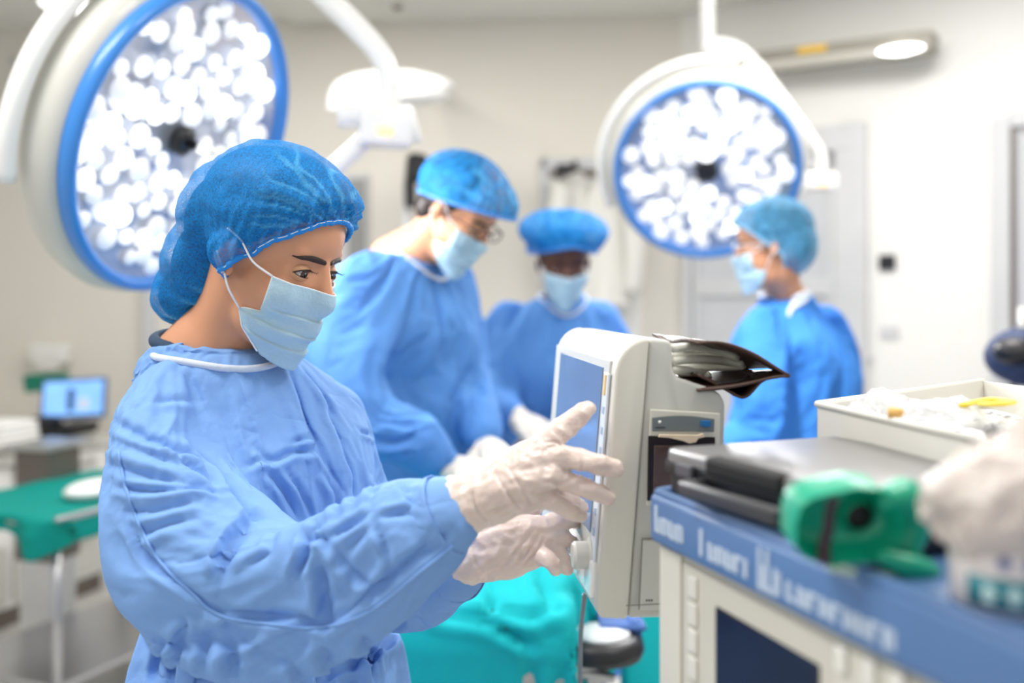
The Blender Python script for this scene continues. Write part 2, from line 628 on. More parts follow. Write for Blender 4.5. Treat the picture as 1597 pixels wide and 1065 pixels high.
# grey glazed opening behind the woman's cap
w1 = thing('window_1', 'narrow grey framed window behind the foreground cap', 'window')
del w1['category']; struct(w1)
wall_box('window_frame', WB, 538, 577, wz(WB, 550, 560), wz(WB, 550, 272), 0.0, 0.04, M_trim, w1, 0.004)
wall_box('window_pane', WB, 543, 571, wz(WB, 550, 540), wz(WB, 550, 280), 0.04, 0.006, mat('grey_glass', (150, 150, 148), 0.2), w1)
# vertical pipe chase left of the foreground woman
struct(wall_box('trim_1', WB, 228, 246, 0, CEIL, 0.0, 0.05, M_trim, bevel=0.004))
# ceiling bulkhead
struct(mk('trim_2', box((0.15, 4.75, CEIL - 0.012), (2.6, 0.9, 0.03), bevel=0.004), M_ceil, smooth=False))

# ------------------------------------------------------------------ wall light on the right wall
a0, _ = wall_hit(1140, *WR, off=0.14); a1, _ = wall_hit(1462, *WR, off=0.14)
pA, pB = P(1143, 104, a0.y), P(1460, 66, a1.y)
wl = thing('wall_light', 'long grey strip light tilted high on the right wall with one end glowing', 'light', pB)
u = (pB - pA); L = u.length; R = frame(u)
wlm = mat('light_channel', (150, 146, 136), 0.5)
mk('housing', box((pA + pB) / 2, (L, 0.13, 0.085), R, 0.012), wlm, wl, smooth=False)
mk('diffuser', box((pA + pB) / 2 - R @ Vector((0, 0.05, 0.03)), (L * 0.94, 0.05, 0.04), R, 0.01), mat('diffuser_grey', (196, 193, 184), 0.3), wl, smooth=False)
mk('lamp_glow', ell((0, 0, 0), (0.1, 0.03, 0.02), Matrix.Translation(pA + u * 0.86 - R @ Vector((0, 0.065, 0.03))) @ R.to_4x4()),
   mat('lit_tube', (255, 255, 250), 0.3, emit=(255, 255, 248), estr=7), wl)
mk('caution_sticker', box(pA + u * 0.44 - R @ Vector((0, 0.068, -0.02)), (0.13, 0.004, 0.03), R, 0.001), mat('yellow_sticker', (236, 190, 60), 0.5), wl, smooth=False)

# ------------------------------------------------------------------ small wall fixtures
def plate(name, W, px0, py0, px1, py1, m, label, cat, th=0.012):
    o = wall_box(name, W, px0, px1, wz(W, px0, py1), wz(W, px0, py0), 0.0, th, m, bevel=0.003)
    return tag(o, label, cat)
plate('wall_socket', WR, 1372, 398, 1397, 421, M_black, 'small black square wall switch right of the grey door', 'switch', 0.02)
plate('wall_plate', WR, 1374, 508, 1402, 527, M_trim, 'pale wall plate below the black wall switch', 'switch')
plate('wall_plate', WR, 1345, 556, 1362, 566, M_trim, 'tiny pale plate low beside the door frame', 'switch')

# ceiling downlight top left
dl = thing('ceiling_downlight', 'round glowing downlight in the ceiling at the top left', 'light', (P(102, 4, 4.4).x, 4.4, CEIL))
xx = P(102, 4, 4.9)
mk('trim_ring', lathe([(0.14, 0), (0.15, -0.01), (0.12, -0.02), (0.115, 0)], (xx.x, 4.9, CEIL), (0, 0, 1), cap0=False, cap1=False), M_white, dl)
mk('diffuser', lathe([(0.118, -0.012), (0.1, -0.03), (0.02, -0.036)], (xx.x, 4.9, CEIL), (0, 0, 1)), mat('downlight_glow', (255, 255, 255), 0.4, emit=(255, 255, 255), estr=3), dl)

# ------------------------------------------------------------------ surgical lamps
M_lens = [mat('lit_lens', (255, 255, 255), 0.25, emit=(250, 252, 255), estr=s) for s in (0.25, 0.5, 0.8, 2.2)]
M_refl = mat('lamp_reflector', (196, 200, 210), 0.15, metal=0.55, noise_scale=25, noise_amt=0.25)
M_disp = mat('orange_display', (255, 200, 140), 0.4, emit=(255, 196, 130), estr=1.3)


def lamp_head(name, label, c, az, el, Rr, nl, seed, hexa, watts, spot_deg, lens_r):
    n = Vector((math.sin(az) * math.cos(el), -math.cos(az) * math.cos(el), math.sin(el))).normalized()
    t = thing(name, label, 'lamp', c, 'surgical lamps with lit lenses')
    mk('rim', lathe([(Rr - .030, -.018), (Rr - .028, .004), (Rr - .012, .012), (Rr - .002, .004), (Rr, -.012), (Rr - .004, -.024)], c, n, 72, False, False), M_rim, t)
    mk('housing', lathe([(Rr - .006, -.022), (Rr + .012, -.03), (Rr + .02, -.06), (Rr + .012, -.10), (Rr - .03, -.135), (Rr * .6, -.165), (Rr * .25, -.18), (0.001, -.184)], c, n, 72, False, True), M_lampw, t)
    mk('reflector', lathe([(Rr - .028, -.016), (Rr * .8, -.03), (Rr * .4, -.036), (.001, -.038)], c, n, 72, False, True), M_refl, t)
    # yoke behind the head
    a = n.orthogonal().normalized()
    up = (Vector((0, 0, 1)) - n * n.z).normalized(); sd = n.cross(up)
    if sd.x > 0: sd = -sd
    mk('yoke', tube([Vector(c) - n * .10 + (up * math.cos(q) + sd * math.sin(q)) * (Rr + .045) for q in np.linspace(-.25, 2.0, 12)], .021, 12, 4), M_white, t)
    rnd = random.Random(seed)
    base = None
    k = 0
    for i in range(nl):
        r = (Rr - .045) * math.sqrt((i + 4.2) / (nl + 3.5)); th = i * 2.399963
        r += rnd.uniform(-.008, .008); th += rnd.uniform(-.08, .08)
        p = Vector(c) + (up * math.cos(th) + sd * math.sin(th)) * r - n * .022
        if base is None:
            lens = []
            for mm in M_lens:
                q = lathe([(1, 0), (.96, .35), (.7, .75), (.35, .95), (.02, 1.0)], (0, 0, 0), (0, 0, 1), 14, True, True)
                o = mk('lens', q, mm, t); lens.append(o.data)
                if base is not None: bpy.data.objects.remove(o)
                else: base = o
            o = base
        else:
            o = bpy.data.objects.new('lens', lens[0]); COL.objects.link(o); o.parent = t
            o.matrix_parent_inverse = root_matrix(t).inverted()
        o.data = lens[rnd.choice((0, 1, 1, 2, 2, 3))]
        o.location = p; o.rotation_euler = n.to_track_quat('Z', 'Y').to_euler()
        s = lens_r * rnd.uniform(.75, 1.2); o.scale = (s, s, s * .7)
    hr = .047 if hexa else .034
    mk('handle_flange', lathe([(hr * .6, 0), (hr, .004), (hr, .018), (hr * .5, .028)], Vector(c) - n * .03, n, 6 if hexa else 28), M_black, t, smooth=not hexa)
    if not hexa: mk('handle_stem', lathe([(.011, 0), (.009, .07), (.009, .13), (.016, .14), (.017, .2), (.01, .21)], Vector(c) - n * .005, n, 20), M_black, t)
    sp = bpy.data.lights.new('lamp_beam', 'SPOT'); sp.energy = watts; sp.spot_size = math.radians(spot_deg); sp.spot_blend = .6; sp.shadow_soft_size = .25
    so = bpy.data.objects.new('lamp_beam', sp); COL.objects.link(so); so.location = Vector(c) + n * .02
    so.rotation_euler = (-n).to_track_quat('Z', 'Y').to_euler(); so.parent = t; so.matrix_parent_inverse = root_matrix(t).inverted()
    return t, n, up, sd


LC = P(296.7, 224.2, 2.187)
tl, nL, upL, sdL = lamp_head('surgical_lamp', 'large round surgical lamp with blue rim directly behind the foreground woman', LC, 1.267, -.388, .35, 96, 3, False, 75, 130, .0235)
RC = P(1102.7, 269.6, 3.72)
tr, nR, upR, sdR = lamp_head('surgical_lamp', 'round blue-rimmed surgical lamp facing the room above the nurse in glasses', RC, -.13, -.46, .35, 78, 5, True, 70, 90, .029)


def joint_box(t, c, w, h, dpt, R, px_disp):
    mk('joint_box', box(c, (w, dpt, h), R, .012, 3), M_white, t)
    mk('display', box(Vector(c) + R @ Vector((px_disp, -dpt / 2 - .002, -h * .18)), (w * .3, .006, h * .2), R, .002), M_disp, t, smooth=False)


# ceiling arm of the big lamp
am = thing('lamp_arm', 'bent white ceiling arm with joint box and orange display beside the big lamp', 'lamp arm', P(600, 0, 2.5))
mk('upper_arm', tube([P(440, -75, 2.5), P(500, -10, 2.5), P(555, 42, 2.5), P(592, 84, 2.5), P(606, 120, 2.5), P(608, 175, 2.5)], [.033, .03, .03, .028, .026, .026], 16, 6), M_white, am)
Rj = frame((1, .25, -.04))
joint_box(am, P(600, 200, 2.5), .13, .095, .1, Rj, -.005)
mk('joint_drum', tube([P(527, 182, 2.47), P(560, 180, 2.48), P(640, 178, 2.53)], [.03, .03, .026], 18, 2), M_white, am)
mk('joint_fin', tube([P(637, 168, 2.52), P(645, 195, 2.52), P(651, 222, 2.52)], .012, 10, 3), M_white, am)
mk('lower_arm', tube([P(580, 208, 2.5), P(545, 240, 2.48), P(505, 275, 2.45), P(440, 325, 2.42)], [.024, .024, .024, .022], 14, 4), M_white, am)
# arm of the far lamp
ar = thing('lamp_arm', 'slim white ceiling column and arm reaching down behind the far lamp', 'lamp arm', P(1100, 0, 4.0))
mk('ceiling_column', tube([(P(1103, 0, 4.1).x, 4.1, CEIL), P(1103, 80, 4.1)], .03, 16, 2), M_white, ar)
mk('upper_arm', tube([P(1100, 74, 4.1), P(1140, 76, 4.05), P(1180, 104, 4.0), P(1235, 175, 3.95), P(1279, 238, 3.95), P(1281, 268, 3.95)], [.04, .036, .028, .022, .02, .02], 14, 5), M_white, ar)
joint_box(ar, P(1276, 284, 3.93), .13, .07, .09, frame((1, .05, 0)), .0)
mk('joint_hub', ell((0, 0, 0), (.05, .05, .03), Matrix.Translation(P(1160, 118, 3.95))), M_white, ar)
mk('lower_arm', tube([P(1262, 285, 3.95), P(1235, 300, 3.9), P(1190, 300, 3.86), (RC - nR * .17)], .02, 12, 4), M_white, ar)
# third lamp, edge-on, at the back
t3 = thing('surgical_lamp', 'unlit white domed lamp head seen edge-on near the back wall', 'lamp', P(605, 150, 4.4))
n3 = Vector((.12, .1, -1)).normalized()
mk('housing', lathe([(.235, .06), (.25, .05), (.24, .02), (.19, -.02), (.1, -.045), (.001, -.05)], P(612, 145, 4.4), n3, 48), M_white, t3)
mk('yoke', tube([P(520, 175, 4.4), P(530, 140, 4.4), P(570, 124, 4.4), P(640, 120, 4.4), P(700, 133, 4.4), P(690, 135, 4.8), P(682, 138, 5.07)], [.03, .035, .035, .03, .02, .02, .03], 12, 5), M_white, t3)

# ------------------------------------------------------------------ left: counter, tablet, steel table
g0 = P(0, 712, 4.3); g1 = P(148, 683, 4.885)
ud = (g1 - g0); ud.z = 0; ud.normalize(); bd = Vector((-ud.y, ud.x, 0))
Rc = Matrix((ud, bd, (0, 0, 1))).transposed()
ctr = thing('counter_cabinet', 'long white counter along the left wall behind the draped steel table', 'cabinet', (g0 + bd * .3).to_tuple()[:2] + (0,))
def cbox(a0, a1, b0, b1, z0, z1, bev=0.0):
    c = Vector((g0.x, g0.y, 0)) + ud * (a0 + a1) / 2 + bd * (b0 + b1) / 2 + Vector((0, 0, (z0 + z1) / 2))
    return box(c, (a1 - a0, b1 - b0, z1 - z0), Rc, bev)
mk('countertop', cbox(-1.9, .78, -.02, .42, .74, .78, .004), M_lampw, ctr, smooth=False)
mk('cabinet_body', cbox(-1.9, .74, .03, .42, .1, .74), M_white, ctr, smooth=False)
mk('kickplate', cbox(-1.9, .74, .07, .42, 0, .1), M_dsteel, ctr, smooth=False)
for i in range(4):
    d = mk('drawer', cbox(-1.85 + i * .65, -1.24 + i * .65, .008, .03, .13, .36, .003), M_lampw, ctr, smooth=False)
    mk('handle', cbox(-1.75 + i * .65, -1.34 + i * .65, -.012, .004, .31, .33, .003), M_steel, d, smooth=False)
    d = mk('drawer', cbox(-1.85 + i * .65, -1.24 + i * .65, .008, .03, .38, .72, .003), M_white, ctr, smooth=False)
    mk('handle', cbox(-1.75 + i * .65, -1.34 + i * .65, -.012, .004, .66, .68, .003), M_steel, d, smooth=False)
# tablet computer
tb = thing('tablet_monitor', 'small blue-screened display tilted back on the counter', 'monitor', P(118, 655, 4.75))
Rt = frame((1, .12, .05), z=(0.1, .35, 1))
cs = P(116, 622, 4.75)
mk('casing', box(cs, (.30, .03, .20), Rt, .008), mat('tablet_casing', (70, 90, 130), .4), tb, smooth=False)
m_scr = mat('tablet_screen', (120, 170, 240), 0.3, emit=(120, 170, 245), estr=.75, noise_scale=9, noise_amt=.5)
mk('screen', box(cs + Rt @ Vector((0, -.018, 0)), (.27, .004, .165), Rt, .001), m_scr, tb, smooth=False)
mk('screen_figure', box(cs + Rt @ Vector((-.01, -.021, -.01)), (.03, .003, .11), Rt, .001), mat('screen_dark', (40, 70, 120), .4), tb, smooth=False)
mk('screen_tile', box(cs + Rt @ Vector((.05, -.021, -.03)), (.05, .003, .05), Rt, .001), mat('screen_light', (215, 225, 235), .4), tb, smooth=False)
mk('stand', box(P(118, 664, 4.76), (.2, .12, .03), Rc, .006), M_black, tb, smooth=False)
tag(mk('instrument_case', join(box(P(100, 671, 4.8), (.30, .16, .05), Rc, .015), box(P(72, 664, 4.7), (.12, .1, .1), Rc, .02)), M_black, smooth=False), 'black zipped equipment pouch lying under the blue display', 'case')
tag(mk('green_box', join(box(P(73, 596, 5.0), (.19, .1, .085), frame((1, .1, .05)), .008), box(P(73, 588, 4.995), (.195, .105, .02), frame((1, .1, .05)), .004)), mat('green_carton', (0, 120, 96), .6), smooth=False), 'small dark green carton on the wall above the blue display', 'box')
tag(mk('wall_dispenser', join(box((P(75, 552, 5.3).x, 5.33, P(75, 552, 5.3).z), (.2, .1, .11), None, .02), box((P(75, 572, 5.3).x, 5.3, P(75, 572, 5.3).z), (.12, .05, .03), None, .01)), M_ceil, smooth=False), 'pale wall-mounted dispenser above the green carton', 'dispenser')
tag(mk('folded_towels', join(*[box(P(4, 688 - i * 9, 4.35) + Vector((0, 0, 0)), (.24 - .01 * i, .2, .028), Rc, .012) for i in range(4)]), mat('white_towel', (240, 240, 238), .9), smooth=True), 'stack of folded white towels on the counter end', 'towels')
# glowing wall hook/handle far top left
tag(mk('wall_hook', tube([P(18, 92, 5.3), P(30, 110, 5.25), P(34, 150, 5.28)], [.02, .026, .014], 10, 4), M_trim), 'grey wall hook high on the wall at the top left', 'hook')

# steel pedestal
pd = thing('steel_pedestal', 'brushed steel drawer pedestal seen above and below the teal draped table', 'cabinet', (P(75, 800, 3.98).x, 3.98, 0))
pc = P(75, 700, 3.98)
mk('column', box((pc.x, pc.y, .65), (.17, .17, .44), Rc, .006), M_dsteel, pd, smooth=False)
mk('plinth', box((pc.x, pc.y, .215), (.15, .15, .43), Rc, .01), M_white, pd, smooth=False)
mk('top_tray', box((pc.x, pc.y, .88), (.26, .22, .02), Rc, .004), M_steel, pd, smooth=False)

# draped instrument table
N = P(88, 812, 3.18); N.z = .75
ua = Vector((.38, .925, 0)).normalized(); ub = Vector((-ua.y, ua.x, 0))
Rn = Matrix((ua, ub, (0, 0, 1))).transposed()
def tp(a, b, z): return N + ua * a + ub * b + Vector((0, 0, z - N.z))
it = thing('instrument_table', 'stainless steel instrument table at the left edge', 'table', (tp(.45, .3, 0)).to_tuple())
mk('tabletop', box(tp(.45, .3, .735), (.92, .62, .024), Rn, .005), M_steel, it, smooth=False)
mk('side_rail', tube([tp(-.02, -.02, .755), tp(.93, -.02, .755), tp(.93, .62, .755)], .012, 10, 1), M_steel, it)
for a, b in ((.03, .03), (.88, .03), (.03, .57), (.88, .57)):
    l = mk('leg', tube([tp(a, b, .73), tp(a, b, .08)], .016, 12, 1), M_steel, it)
    mk('caster', lathe([(.02, -.012), (.038, -.01), (.038, .01), (.02, .012)], tp(a, b, .04), ub, 20), M_black, l)
mk('lower_shelf', box(tp(.45, .3, .2), (.86, .56, .02), Rn, .004), M_steel, it, smooth=False)
# drape with hanging corner
V, Fc = [], []
nx, ny = 46, 46
for i in range(nx + 1):
    for j in range(ny + 1):
        a = -.32 + 1.1 * i / nx; b = -.13 + .74 * j / ny
        z = .752
        lim = max(0, -a) ; side = max(0, -b)
        aa, bb = a, b
        if a < 0:
            # hangs over the near end; pulled into a point
            aa = -.03 - .03 * math.sin(b * 26) * min(1, lim * 8); z -= lim * (.15 + .26 * max(0, 1 - abs(b - .05) / .16))
        if b < .012 and a >= 0:
            bb = -.025; z -= max(0, .012 - b) * .55 * (1 if a < .2 else max(.0, 1 - (a - .2) * 3))
        z += .004 * noise.noise(Vector((a * 9, b * 9, 1)))
        V.append(tuple(tp(aa, bb, z)))
for i in range(nx):
    for j in range(ny):
        q = i * (ny + 1) + j
        Fc.append((q, q + 1, q + ny + 2, q + ny + 1))
dr = mk('table_drape', (V, Fc), M_teal2); tag(dr, 'green-teal surgical drape over the steel table at left', 'drape')
sm = dr.modifiers.new('s', 'SOLIDIFY'); sm.thickness = .002
me = None
o = mk('gauze_pad', ell((0, 0, 0), (.13, .085, .035), Matrix.Translation(tp(.33, .16, .782)) @ Rn.to_4x4(), 30, 18), mat('gauze_white', (240, 240, 240), .9, bump=.4, bump_scale=60))
tag(o, 'folded white gauze pad on the green-teal drape', 'gauze')

# ------------------------------------------------------------------ back wall odds and ends
ms = thing('equipment_stand', 'slim grey pole stand with black device behind the surgeon', 'stand', (P(640, 300, 4.6).x, 4.6, 0))
mk('pole', tube([(P(634, 0, 4.6).x, 4.6, .05), (P(634, 0, 4.6).x, 4.6, P(634, 285, 4.6).z)], .02, 12, 1), M_trim, ms)
mk('base', lathe([(.26, 0), (.26, .03), (.05, .06), (.03, .1)], (P(634, 0, 4.6).x, 4.6, 0.0), (0, 0, 1), 30), M_trim, ms)
mk('device', join(box(P(649, 262, 4.55), (.09, .09, .13), frame((1, .3, -.1)), .02), box(P(640, 300, 4.55), (.05, .06, .14), None, .012)), M_black, ms, smooth=False)
# hanging coats
M_coat = cloth_mat('white_coat_cloth', (238, 236, 230), .15)
def coat(x0, x1, y0, y1, d, seed, label):
    rnd = random.Random(seed); V = []; Fc = []
    nu, nv = 40, 26
    top, bot = P((x0 + x1) / 2, y0, d), P((x0 + x1) / 2, y1, d)
    w = (x1 - x0) / FPX * d / 2
    for j in range(nv + 1):
        v = j / nv; ww = w * (.35 + .65 * min(1, v * 4) ** .6)
        for i in range(nu):
            t = 2 * PI * i / nu
            r = 1 + .12 * math.sin(5 * t + seed + v * 2) * v
            V.append((top.x + ww * math.cos(t) * r, top.y + .07 * math.sin(t) * r * (.3 + v), top.z + (bot.z - top.z) * v))
    for j in range(nv):
        for i in range(nu):
            l = (i + 1) % nu
            Fc.append((j * nu + i, (j + 1) * nu + i, (j + 1) * nu + l, j * nu + l))
    Fc.append(tuple(range(nu)))
    o = thing('hanging_coat', label, 'coat', top, 'white coats on the back wall hooks')
    mk('coat_body', (V, Fc), M_coat, o)
    sl = -1 if seed % 2 else 1
    mk('sleeve', tube([top + Vector((sl * w * .8, -.05, -.08)), top + Vector((sl * w * 1.05, -.07, -.3)), top + Vector((sl * w * .95, -.06, -.56))], [.05, .055, .045], 14, 5), M_coat, o)
    mk('hook', tube([top + Vector((0, .1, .03)), top + Vector((0, 0, .05)), top + Vector((0, -.03, .0))], .012, 8, 3), M_black, o)
coat(868, 925, 268, 520, 5.0, 1, 'white coat hanging behind the nurse with the puffed cap')
coat(905, 985, 285, 475, 4.96, 2, 'white coat hanging nearest the far surgical lamp')
o = mk('door_closer', join(box(P(880, 264, 4.9), (.09, .05, .05), None, .012), tube([P(880, 264, 4.9), P(872, 280, 4.88)], .012, 8, 1)), M_black, smooth=False)
tag(o, 'small black bracket under the dark door top behind the coats', 'bracket')
o = mk('ceiling_sensor', lathe([(.03, 0), (.028, -.03), (.012, -.045)], (P(620, 6, 4.9).x, 4.9, CEIL), (0, 0, 1), 20), M_dsteel)
tag(o, 'small grey sensor on the ceiling between the lamp arms', 'sensor')
# dark blue thing at the far right edge
dv = thing('equipment_tower', 'dark navy equipment at the right edge behind the white box', 'equipment', (P(1625, 600, 2.6).x + .1, 2.6, 0))
mn = mat('navy_cloth', (52, 66, 104), .7)
mk('tower_body', box((P(1625, 600, 2.6).x + .1, 2.6, .55), (.4, .4, 1.1), None, .03), mn, dv)
mk('tower_cushion', ell((0, 0, 0), (.12, .12, .08), Matrix.Translation(P(1612, 556, 2.6))), mn, dv)
mk('tower_post', tube([P(1606, 560, 2.6), P(1606, 478, 2.6)], .03, 12, 2), M_lampw, dv)
mk('tower_grip', ell((0, 0, 0), (.05, .06, .035), Matrix.Translation(P(1582, 548, 2.5))), M_black, dv)
# ------------------------------------------------------------------ patient monitor
O = P(930, 965, 1.05)
Fd = Vector((-.0995, .995, 0)).normalized(); Sd = Vector((Fd.y, -Fd.x, 0))
MM = Matrix.Translation(O) @ Matrix((Sd, Fd, (0, 0, 1))).transposed().to_4x4()
def mp(s, f, z): return MM @ Vector((s, f, z))
RM = Matrix((Sd, Fd, (0, 0, 1))).transposed()
mon = thing('patient_monitor', 'white patient monitor the foreground woman touches with both gloved hands', 'monitor', mp(.07, .2, -.02))
DEP = .432
arc = [(.0205 + .037 * (1 - math.cos(a)), .256 + .040 * math.sin(a)) for a in np.linspace(0, PI / 2, 9)]
front = [(.004, .0), (.0, .012)] + arc + [(.034, -.002)]
mk('front_shell', prism([(x, z) for x, z in front][::-1], DEP, MM, .004, 3), M_monf, mon, sharp=35)
back = [(.0345, -.002), (.0580, .2955), (.078, .294), (.0835, .289), (.0835, .262), (.088, .254), (.122, .243), (.136, .236), (.1415, .225), (.137, .004), (.132, -.004)]
mk('rear_shell', prism(back[::-1], DEP - .012, MM @ Matrix.Translation((0, .004, 0)), .0045, 3), M_monb, mon, sharp=35)
tilt = math.atan2(.0205, .256)
Rs = RM @ Matrix.Rotation(tilt, 3, 'Y')
def fp(f, z, off=0):   # point on the slanted front face
    return mp(.0205 * z / .256 - off, f, z)
M_glass = mat('monitor_screen_glass', (126, 146, 176), 0.06, spec=0.8, noise_scale=7, noise_amt=.15, emit=(120, 150, 200), estr=.03)
bz = mk('screen_bezel', box(fp(.225, .165, .0005), (.003, .40, .212), Rs, .001), M_monb, mon, smooth=False)
mk('screen', box(fp(.212, .170, .0025), (.003, .312, .184), Rs, .0008), M_glass, mon, smooth=False)
mk('lower_bezel', box(fp(.215, .036, .003), (.006, .40, .038), Rs, .002), M_white, mon, smooth=False)
ks = mk('key_strip', box(fp(.030, .155, .0025), (.003, .024, .205), Rs, .001), mat('key_strip_pale', (212, 219, 226), .4), mon, smooth=False)
for i in range(7):
    mk('key', box(fp(.030, .085 + i * .022, .0045), (.0012, .009, .008), Rs, .0005), mat('key_face', (168, 188, 212), .4), ks, smooth=False)
mk('alarm_label', box(fp(.030, .244, .0045), (.002, .007, .022), Rs, .0005), mat('amber_label', (236, 196, 120), .4), ks, smooth=False)
kb = mk('control_knob', lathe([(.0195, 0), (.0195, .003), (.0150, .005), (.0155, .019), (.013, .022), (.001, .0225)], fp(.045, .056, .001), -Sd, 36), M_monb, mon, sharp=40)
def side(px, py, off=0.0):
    """photo column/row on the camera-facing side of the monitor"""
    o2 = O - Fd * off
    k = (px - CX) / FPX
    y = (o2.dot(Fd) - 0) / (k * Fd.x + Fd.y)
    return P(px, py, y)
def side_poly(name, pts, off, th, m, parent, bevel=.0008):
    q = [side(*p) for p in pts]
    loc = [((a - O).dot(Sd), (a - O).z) for a in q]
    return mk(name, prism(loc, th, MM @ Matrix.Translation((0, -off, 0)), bevel), m, parent, smooth=False)
pr = side_poly('printer_panel', [(1014, 638), (1008, 788), (1119, 788), (1123, 644)], .002, .004, M_cream, mon, .001)
m_grey = mat('printer_grey', (112, 120, 122), .4)
arcp = [(1016, 672), (1016, 651)] + [(1016 + 96 * t, 651 - 4.5 * math.sin(PI * t) + 2 * t) for t in np.linspace(.1, .9, 7)] + [(1113, 653), (1112, 673)]
lb = side_poly('printer_label', arcp, .0032, .001, m_grey, pr, .0003)
side_poly('print_button', [(1091, 664), (1091, 655), (1107, 655), (1107, 665)], .0052, .002, mat('blue_button', (20, 110, 170), .35), pr, .0006)
mk('indicator_light', ell((0, 0, 0), (.0016, .0016, .0016), Matrix.Translation(side(1029, 658, .0035)), 12, 8), mat('white_dot', (240, 240, 240), .4), pr)
side_poly('label_print', [(1021, 667), (1021, 665.5), (1036, 665.5), (1036, 667)], .0036, .0005, M_black, pr, 0)
side_poly('paper_slot', [(1010, 679), (1008, 780), (1114, 780), (1114, 681)], .003, .001, mat('slot_brown_black', (38, 32, 34), .3), pr, .0003)
side_poly('roller_cover', [(1019, 694), (1017, 770), (1108, 770), (1110, 694)], .0045, .0015, mat('smoked_cover', (92, 76, 72), .15, noise_scale=60, noise_amt=.5), pr, .0005)
side_poly('paper_strip', [(1024, 680), (1040, 681), (1062, 686), (1072, 690), (1082, 688), (1086, 682), (1096, 680), (1093, 674), (1086, 677), (1026, 676)], .0085, .003, mat('printer_paper', (226, 206, 178), .7), pr, .0004)
side_poly('service_door', [(1001, 842), (996, 952), (1040, 952), (1040, 842)], .0012, .001, M_monb, mon, .0005)
m_line = mat('panel_gap', (120, 118, 110), .8)
for a in ([(1000.5, 840), (1002, 840), (997, 950), (995.5, 950)], [(1001, 838.5), (1040, 838.5), (1040, 840), (1001, 840)], [(976, 943), (1040, 940), (1040, 941.2), (976, 944.2)]):
    side_poly('panel_gap', a, .0016, .0006, m_line, mon, 0)
for i in range(3):
    side_poly('port', [(1007 + i * 4, 937), (1007 + i * 4, 934), (1009 + i * 4, 934), (1009 + i * 4, 937)], .0018, .0006, M_black, mon, 0)
# short bracket from the rear of the monitor to the cart
mk('mounting_bracket', join(tube([mp(.125, .2, .08), mp(.17, .19, .08), Vector((.36, 1.12, mp(0, 0, .08).z))], .014, 12, 3), box(mp(.142, .2, .08), (.012, .08, .08), RM, .002)), M_steel, mon, smooth=False)

# brown pouch with white cables lying on the rear step
M_brown = mat('brown_leatherette', (74, 52, 42), .42, bump=.5, bump_scale=90)
pc = thing('cable_pouch', 'brown folded pouch stuffed with cables on top of the patient monitor', 'pouch', P(1110, 600, 1.2))
def sheet(name, pts, d, w, m, parent, th=.003):
    A = catmull([tuple(P(x, y, d)) for x, y in pts], 6)
    V = []; Fc = []
    for i, p in enumerate(A):
        for j in range(7):
            o = Vector(p) + Fd * (j / 6 - .5) * w
            o.z += .003 * math.sin(j * 1.3 + i * .3)
            V.append(tuple(o))
    for i in range(len(A) - 1):
        for j in range(6):
            q = i * 7 + j; Fc.append((q, q + 1, q + 8, q + 7))
    o = mk(name, (V, Fc), m, parent)
    md = o.modifiers.new('s', 'SOLIDIFY'); md.thickness = th
    return o
sheet('upper_flap', [(1049, 532), (1090, 536), (1135, 548), (1181, 575)], 1.16, .2, M_brown, pc)
sheet('lower_flap', [(1181, 575), (1155, 581), (1120, 584), (1050, 592)], 1.16, .2, M_brown, pc)
sheet('inner_flap', [(1174, 578), (1150, 588), (1128, 604), (1108, 598), (1060, 578)], 1.15, .16, M_brown, pc)
M_cable = mat('white_cable', (212, 212, 200), .35)
cg = 'white coiled cables in the brown pouch'
for i, (a, lab) in enumerate(((([(1050, 543), (1080, 541), (1115, 546), (1148, 558), (1120, 552), (1075, 553), (1052, 554)]), 'uppermost white cable loop in the brown pouch'),
        (([(1050, 563), (1085, 560), (1130, 563), (1158, 570), (1125, 572), (1080, 572), (1052, 570)]), 'middle white cable loop in the brown pouch'),
        (([(1050, 577), (1075, 578), (1098, 582), (1102, 588), (1080, 588)]), 'lowest short white cable end in the brown pouch'))):
    o = mk('cable', tube([P(x, y, 1.075 + .03 * k * (1 if k < 3 else .6)) for k, (x, y) in enumerate(a)], .0048, 12, 5, True), M_cable)
    tag(o, lab, 'cable', cg)
o = mk('thin_cord', tube([P(1120, 598, 1.07), P(1150, 594, 1.07), P(1168, 586, 1.08), P(1166, 588, 1.09)], .0013, 8, 5), M_black)
tag(o, 'thin black cord below the brown pouch corner', 'cord')

# ------------------------------------------------------------------ equipment cart
e1 = Vector((.311, -.950, 0)).normalized(); e2 = Vector((.950, .311, 0)).normalized()
C0 = P(1012, 768, .95)
ZT = C0.z
def cp(a, b, z): return Vector((C0.x, C0.y, 0)) + e1 * a + e2 * b + Vector((0, 0, z))
cart = thing('equipment_cart', 'cream equipment cart with a blue printed top edge at the lower right', 'cart', (cp(.35, .25, 0)).to_tuple())
def plan_prism(pts, z0, z1, bevel=.004, seg=3):
    bm = bmesh.new()
    f = bm.faces.new([bm.verts.new((p[0], p[1], z0)) for p in pts])
    r = bmesh.ops.extrude_face_region(bm, geom=[f])
    for g in r['geom']:
        if isinstance(g, bmesh.types.BMVert): g.co.z = z1
    bmesh.ops.recalc_face_normals(bm, faces=bm.faces)
    if bevel: bmesh.ops.bevel(bm, geom=list(bm.edges), offset=bevel, segments=seg, affect='EDGES', profile=.5)
    bm.verts.index_update()
    r = [tuple(v.co) for v in bm.verts], [tuple(v.index for v in f.verts) for f in bm.faces]
    bm.free(); return r
BL = C0 + Vector((.62, .40, 0)); BR = cp(.66, .62, 0)
mk('cart_top', plan_prism([cp(0, 0, 0), cp(.66, 0, 0), BR, BL], ZT - .046, ZT, .006), M_cartblue, cart, sharp=40)
